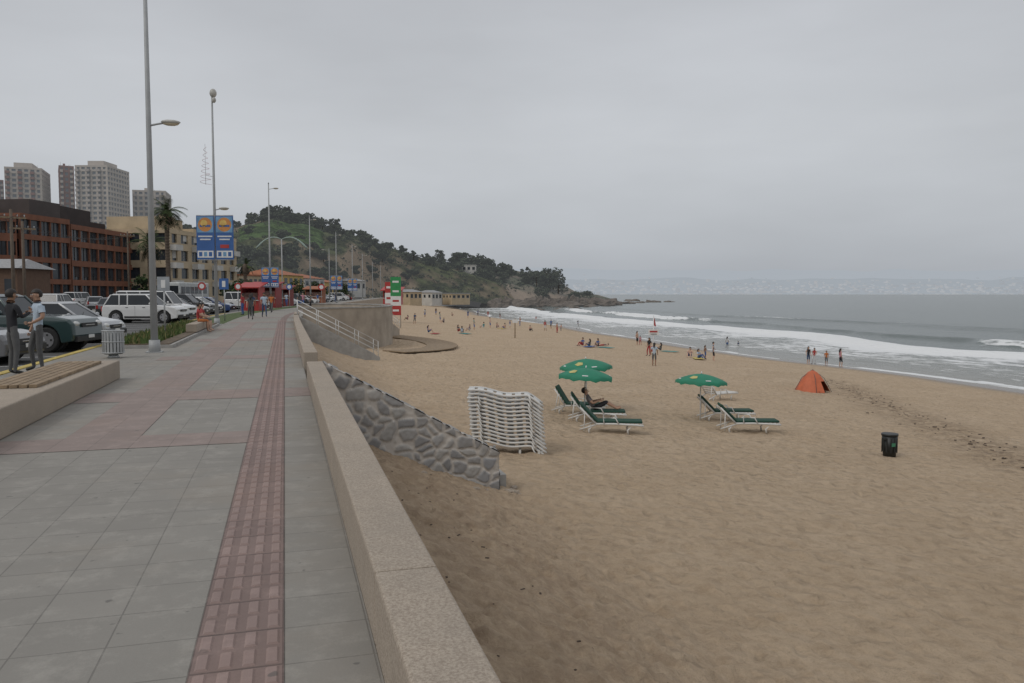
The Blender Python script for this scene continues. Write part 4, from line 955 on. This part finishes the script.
person((-3.58,36.2,.0),math.radians(-80),'sit',shirt=C_R,pants=C_O,leg='short',h=1.7,name="person_sitting",skin=0)
person((-3.58,37.6,.0),math.radians(-95),'sit',shirt=C_R,pants=C_GR,leg='short',h=1.68,name="person_sitting",longhair=True,skin=2)
shirts=[C_W,C_BK,C_R,C_O,C_B,C_P,C_T,C_GR,C_LB,C_GR,C_BK,C_J]; bots=[C_J,C_BK,C_GR,C_B,C_W]
for x,y,a,ps in ((-2.2,52,10,'walk'),(-1.6,57,190,'walk'),(-2.6,60,0,'stand'),(-2.0,70,170,'walk'),(-1.2,85,0,'walk'),(-1.8,92,180,'walk'),(2.5,82,100,'contra'),(.2,105,170,'walk'),(5,130,180,'walk'),(9,150,0,'walk'),(14,180,0,'walk'),(-3.6,64,60,'contra')):
    person((x+(c(y) if y<100 and x<2 else 0),y,0.01),math.radians(a),ps,shirt=random.choice(shirts),pants=random.choice(bots),skin=random.randrange(3),h=U(1.6,1.78),longhair=R()<.4,name="person_walking" if ps=='walk' else "person_standing")
bp=[(808,364,'stand',1.6),(814,364,'contra',1.5),(826,365,'stand',1.35),(840,367,'contra',1.65),(727,349,'stand',1.65),(738,350,'walk',1.2),(698,359,'ground',1.7),(705,359,'contra',1.2),(713,361,'contra',1.6),(690,357,'ground',1.7),
(583,346,'ground',1.7),(590,347,'ground',1.6),(598,347,'ground',1.7),(603,346,'lie',1.6),(637,345,'stand',1.6),(640,345,'contra',1.1),(649,356,'contra',1.6),(654,366,'stand',1.65),(661,351,'ground',1.6),
(484,328,'ground',1.7),(490,328,'contra',1.6),(497,328,'ground',1.6),(505,329,'ground',1.7),(510,328,'stand',1.2),(545,331,'contra',1.6),(551,329,'walk',1.6),(557,333,'stand',1.5),(561,331,'stand',1.1),(458,332,'ground',1.7),(462,333,'ground',1.6),(470,331,'ground',1.6),(474,330,'contra',1.6),(440,322,'contra',1.7),(444,323,'ground',1.6),
(428,333,'ground',1.7),(578,329,'walk',1.6),(586,327,'stand',1.4),(606,322,'stand',1.6),(520,326,'stand',1.6),(536,322,'stand',1.6),(468,318,'stand',1.6),(478,316,'stand',1.6),(452,316,'ground',1.6),(436,315,'stand',1.6),(425,317,'stand',1.6),(488,317,'stand',1.6),(500,318,'stand',1.6),(512,315,'stand',1.6),(415,324,'contra',1.6),(408,320,'ground',1.6),(530,331,'ground',1.6)]
for px,py,ps,h in bp:
    p=ghit(px,py); top=random.choice(shirts+[None]*3); person(p,U(0,6.28),ps,shirt=top,pants=random.choice(bots+[C_R,C_B]),sleeve='none' if R()<.5 else 'short',leg='short' if R()<.7 else 'long',skin=random.randrange(3),h=h,longhair=R()<.45,name={'stand':'person_standing','contra':'person_standing','walk':'person_walking','ground':'person_sitting','lie':'person_lying'}[ps])
mb=MB()
for px,py in ((584,347),(600,348),(498,329),(460,334),(430,334),(692,359),(664,352)):
    p=ghit(px,py); mb.box(p.x+.6,p.y,p.z+.06,1.7,.8,.02,random.choice([C_B,C_T,C_R,C_Y]),rz=U(0,3))
mb.build("beach_towels")
# ================================================================== BEACH FURNITURE
M_UG=pm("umbrella_green_fabric",(.018,.20,.115),.7,.12,3); M_UW=pm("umbrella_print_yellow",(.50,.45,.17),.7,.2,5); M_PL=pm("white_plastic",(.62,.61,.58),.45,.1,3); M_CU=pm("cushion_dark_green",(.012,.055,.035),.8,.2,5)
def umbrella(x,y,H,rad,tilt=0,az_=0):
    z=zsand(x,y); e=empty("beach_umbrella",(x,y,z),az_); T=Matrix.Rotation(tilt,3,'Y'); mb=MB(); base=Vector((0,0,H*.6))
    mb.tube([(0,0,-.2),base,base+T@Vector((0,0,H*.42+.04))],.022,M_W,8); mb.build("pole",e)
    mb=MB(); ns=8; nr=6; vs=[];fs=[]
    def pt(a,k,off=0):
        r=rad*k; q=abs(math.sin(a*ns/2)); sag=1-.055*q*k*k
        zz=(.30*rad*(1-k**1.7))
        return base+T@Vector((r*sag*math.cos(a),r*sag*math.sin(a),H*.4-.30*rad+zz+off+.036*q*k*k))
    nu=ns*4
    for j in range(nr+1):
        for i in range(nu): vs.append(pt(2*math.pi*i/nu,max(.01,j/nr)))
    for j in range(nr):
        for i in range(nu): i2=(i+1)%nu; fs.append((j*nu+i,j*nu+i2,(j+1)*nu+i2,(j+1)*nu+i))
    for i in range(nu): vs.append(pt(2*math.pi*i/nu,1.0,-.09 if i%2 else -.12))
    for i in range(nu): i2=(i+1)%nu; fs.append((nr*nu+i,nr*nu+i2,(nr+1)*nu+i2,(nr+1)*nu+i))
    mb.add(vs,fs,M_UG,True)
    for s in range(ns):
        am=2*math.pi*(s+.5)/ns; q=[]
        for a,k in ((-.18,.50),(.18,.50),(.24,.70),(.0,.80),(-.24,.70)): q.append(pt(am+a,k,.014))
        if s%4==0: mb.add(q,[(0,1,2,3,4)],M_UW)
        elif s%2: mb.add([pt(am-.12,.86,.012),pt(am+.12,.86,.012),pt(am+.12,.92,.012),pt(am-.12,.92,.012)],[(0,1,2,3)],M_W)
    mb.build("canopy",e)
    mb=MB(); [mb.tube([pt(2*math.pi*s/ns,.03,-.02),pt(2*math.pi*s/ns,.5,-.02),pt(2*math.pi*s/ns,.98,-.015)],.007,M_W,4) for s in range(ns)]; mb.tube([base+T@Vector((0,0,H*.4)),base+T@Vector((0,0,H*.4+.09))],[.03,.012],M_W,8); mb.build("ribs",e)
def lounger(x,y,rz,cush=True,back=.75):
    z=zsand(x,y)+.0; e=empty("sun_lounger",(x,y,z),rz); mb=MB()
    for s in (-1,1):
        yy_=s*.31; mb.tube([(-.35,yy_,.30),(.2,yy_,.31),(.9,yy_,.28),(1.12,yy_,.26)],.032,M_PL,8)
        mb.tube([(-.35,yy_,.30),(-.35-.72*math.cos(back),yy_*.95,.30+.72*math.sin(back))],.03,M_PL,8)
        for xx in (-.45,.75): mb.tube([(xx-.10,yy_,-.02),(xx-.12,yy_,.12),(xx,yy_,.24),(xx+.12,yy_,.12),(xx+.14,yy_,-.02)],.030,M_PL,8)
        mb.tube([(-.35-.5*math.cos(back),yy_*.95,.30+.5*math.sin(back)),(-.72,yy_,.06)],.018,M_PL,6); mb.tube([(-.35,yy_,.28),(-.85,yy_,.12)],.025,M_PL,6)
        mb.tube([(-.1,yy_*1.1,.32),(-.12,yy_*1.1,.50),(.25,yy_*1.1,.50),(.35,yy_*1.1,.32)],.022,M_PL,6)
    for k in range(11): mb.box(-.3+k*.135,0,.315,.085,.60,.02,M_PL)
    for k in range(5): q=.1+k*.14; mb.box(-.35-q*math.cos(back),0,.31+q*math.sin(back),.085,.58,.02,M_PL,M=Matrix.Rotation(back,3,'Y'))
    mb.build("frame",e)
    if cush:
        mb=MB()
        mb.box(.38,0,.365,1.42,.56,.07,M_CU); mb.box(-.35-.36*math.cos(back)+.045*math.sin(back),0,.35+.36*math.sin(back)+.045*math.cos(back),.78,.56,.07,M_CU,M=Matrix.Rotation(back,3,'Y'))
        mb.build("cushion",e,bevel=.03)
    return e
g=ghit(607,432); lounger(g.x,g.y,math.radians(-22),back=.8); 
g=ghit(593,421); lounger(g.x,g.y,math.radians(-20),back=.95); L1=(g.x,g.y)
g=ghit(581,413); lounger(g.x-.2,g.y,math.radians(-30),back=1.0)
person((L1[0]-.0,L1[1],zsand(*L1)-.0),math.radians(-110),'recline',shirt=pm("fabric_grey_plaid",(.13,.12,.12),.9,.5,14),pants=C_BK,leg='short',h=1.76,name="person_reclining",fine=True)
g=ghit(597,424); umbrella(g.x-.1,g.y+.9,1.80,.97,.06); g=ghit(588,410); umbrella(g.x,g.y+.2,1.93,1.0,-.05,.4)
g=ghit(744,431); lounger(g.x,g.y,math.radians(-18),back=.8); g=ghit(722,420); lounger(g.x,g.y,math.radians(-15),back=.8)
g=ghit(700,420); umbrella(g.x,g.y,1.68,.92,.05,.2); g=ghit(716,400); lounger(g.x,g.y,math.radians(20),cush=False,back=.9)
g=ghit(509,452); e=empty("sun_lounger_stack",(g.x,g.y+.2,zsand(g.x,g.y+.2)),math.radians(-17)); 
for k in range(14):
    mb=MB(); z0=.10+k*.103; o=random.uniform(-.02,.02)+(k-7)*-.008
    prof=[]; 
    for i in range(25):
        u=i/24; x=-.99+1.98*u+o; z=z0+.22*(1-u)**2.2+.04*math.sin(u*9.5)+.06*math.sin(u*3.14)-.20*max(0,u-.80)/.20; prof.append((x,z))
    for s in (-1,1):
        pts=[(x,s*.30,z) for x,z in prof]; mb.tube(pts,.031,M_PL,7)
    vs=[];n=len(prof)
    for x,z in prof: vs+=[(x,-.28,z+.012),(x,.28,z+.012),(x,.28,z-.012),(x,-.28,z-.012)]
    fs=[]
    for i in range(n-1):
        if i%3!=2: 
            for q in range(4): fs.append((i*4+q,i*4+(q+1)%4,(i+1)*4+(q+1)%4,(i+1)*4+q))
    mb.add(vs,fs,M_PL,True)
    for s in (-1,1):
        for xx in (-.72,.62): mb.tube([(xx+o,s*.33,z0+.06),(xx+o+.05,s*.34,z0-.06),(xx+o+.10,s*.33,z0-.12 if k==0 else z0-.08)],.024,M_PL,6)
    mb.build("lounger",e)
mb=MB(); 
for xx in (-.85,-.35,.35,.85): mb.box(xx,0,.03,.06,.7,.1,M_PL)
mb.build("feet",e)
g=ghit(889,456); mb=MB(); M_BIN=pm("black_plastic",(.018,.02,.019),.5)
mb.tube([(0,0,-.03),(0,0,.60)],[.17,.215],M_BIN,18); mb.tube([(0,0,.60),(0,0,.66)],.23,M_BIN,18)
[mb.box(.205*math.cos(a),.205*math.sin(a),.33,.02,.03,.42,M_BIN,rz=a) for a in [k*math.pi/6 for k in range(12)]]; mb.box(-.23,-.05,.52,.06,.14,.04,M_BIN); mb.box(-.05,-.215,.36,.12,.012,.10,pm("green_sticker",(.05,.22,.12),.6)); mb.build("rubbish_bin",loc=g)
g=ghit(812,391); e=empty("beach_tent",g,math.radians(-60)); M_TN=pm("tent_orange_nylon",(.50,.125,.05),.6,.12,3); mb=MB(); vs=[(0,0,1.15)];fs=[]; ns=14
for j in range(1,6):
    for i in range(ns):
        a=2*math.pi*i/ns; k=j/5; rr=.98*(k**.85)*(1-.06*abs(math.sin(2*a))); vs.append((rr*math.cos(a)*1.0,rr*math.sin(a)*.85,1.15*(1-k**1.35)))
for i in range(ns): fs.append((0,1+i,1+(i+1)%ns))
for j in range(4):
    for i in range(ns):
        if j>=2 and i in(0,13): continue
        fs.append((1+j*ns+i,1+(j+1)*ns+i,1+(j+1)*ns+(i+1)%ns,1+j*ns+(i+1)%ns))
mb.add(vs,fs,M_TN); mb.build("canopy",e)
mb=MB(); mb.box(0,0,.05,1.3,1.1,.03,pm("tent_floor",(.12,.04,.02),.9)); [mb.tube([(0,0,1.16),(.6*math.cos(a),.5*math.sin(a),.72),(.99*math.cos(a),.85*math.sin(a),0)],.014,C_GR,5) for a in (.4,2.0,3.9,5.3)]; mb.build("poles_and_floor",e)
g=ghit(653,364); mb=MB(); mb.tube([(0,0,-.2),(0,0,3.5)],.035,M_W,8)
mb.add([(-.0,0,3.5),(.12,.05,3.15),(.20,.05,2.7),(.0,0,2.8),(.0,.02,3.5),(.12,.07,3.15),(.20,.07,2.7),(.0,.02,2.8)],[(0,1,2,3),(7,6,5,4)],M_RED)
mb.box(0,-.05,2.3,.75,.03,.42,M_W); mb.box(0,-.07,2.35,.55,.01,.12,M_RED); mb.box(0,-.07,2.17,.45,.01,.05,C_GR); mb.box(0,0,1.1,.3,.06,.4,M_RED); mb.build("lifeguard_flag_post",loc=g,rz=-TH)
g=ghit(515,338); mb=MB(); mb.tube([(0,0,-.2),(0,0,2.2)],.06,M_WOOD,8); mb.box(0,-.06,1.9,.6,.04,.4,M_W); mb.build("beach_sign",loc=g,rz=-TH)
mb=MB()
for i in range(16):
    x=4.3+abs(random.gauss(0,.3)); y=15.6+random.gauss(0,.3)
    if i>9: x=U(2,4.3); y=15.5-abs(random.gauss(0,.3))
    rock(mb,Vector((x,y,zsand(x,y)-.01)),U(.03,.09),U(.02,.06),M_PAR)
mb.build("loose_stones")
print("OBJECTS",len(bpy.data.objects))
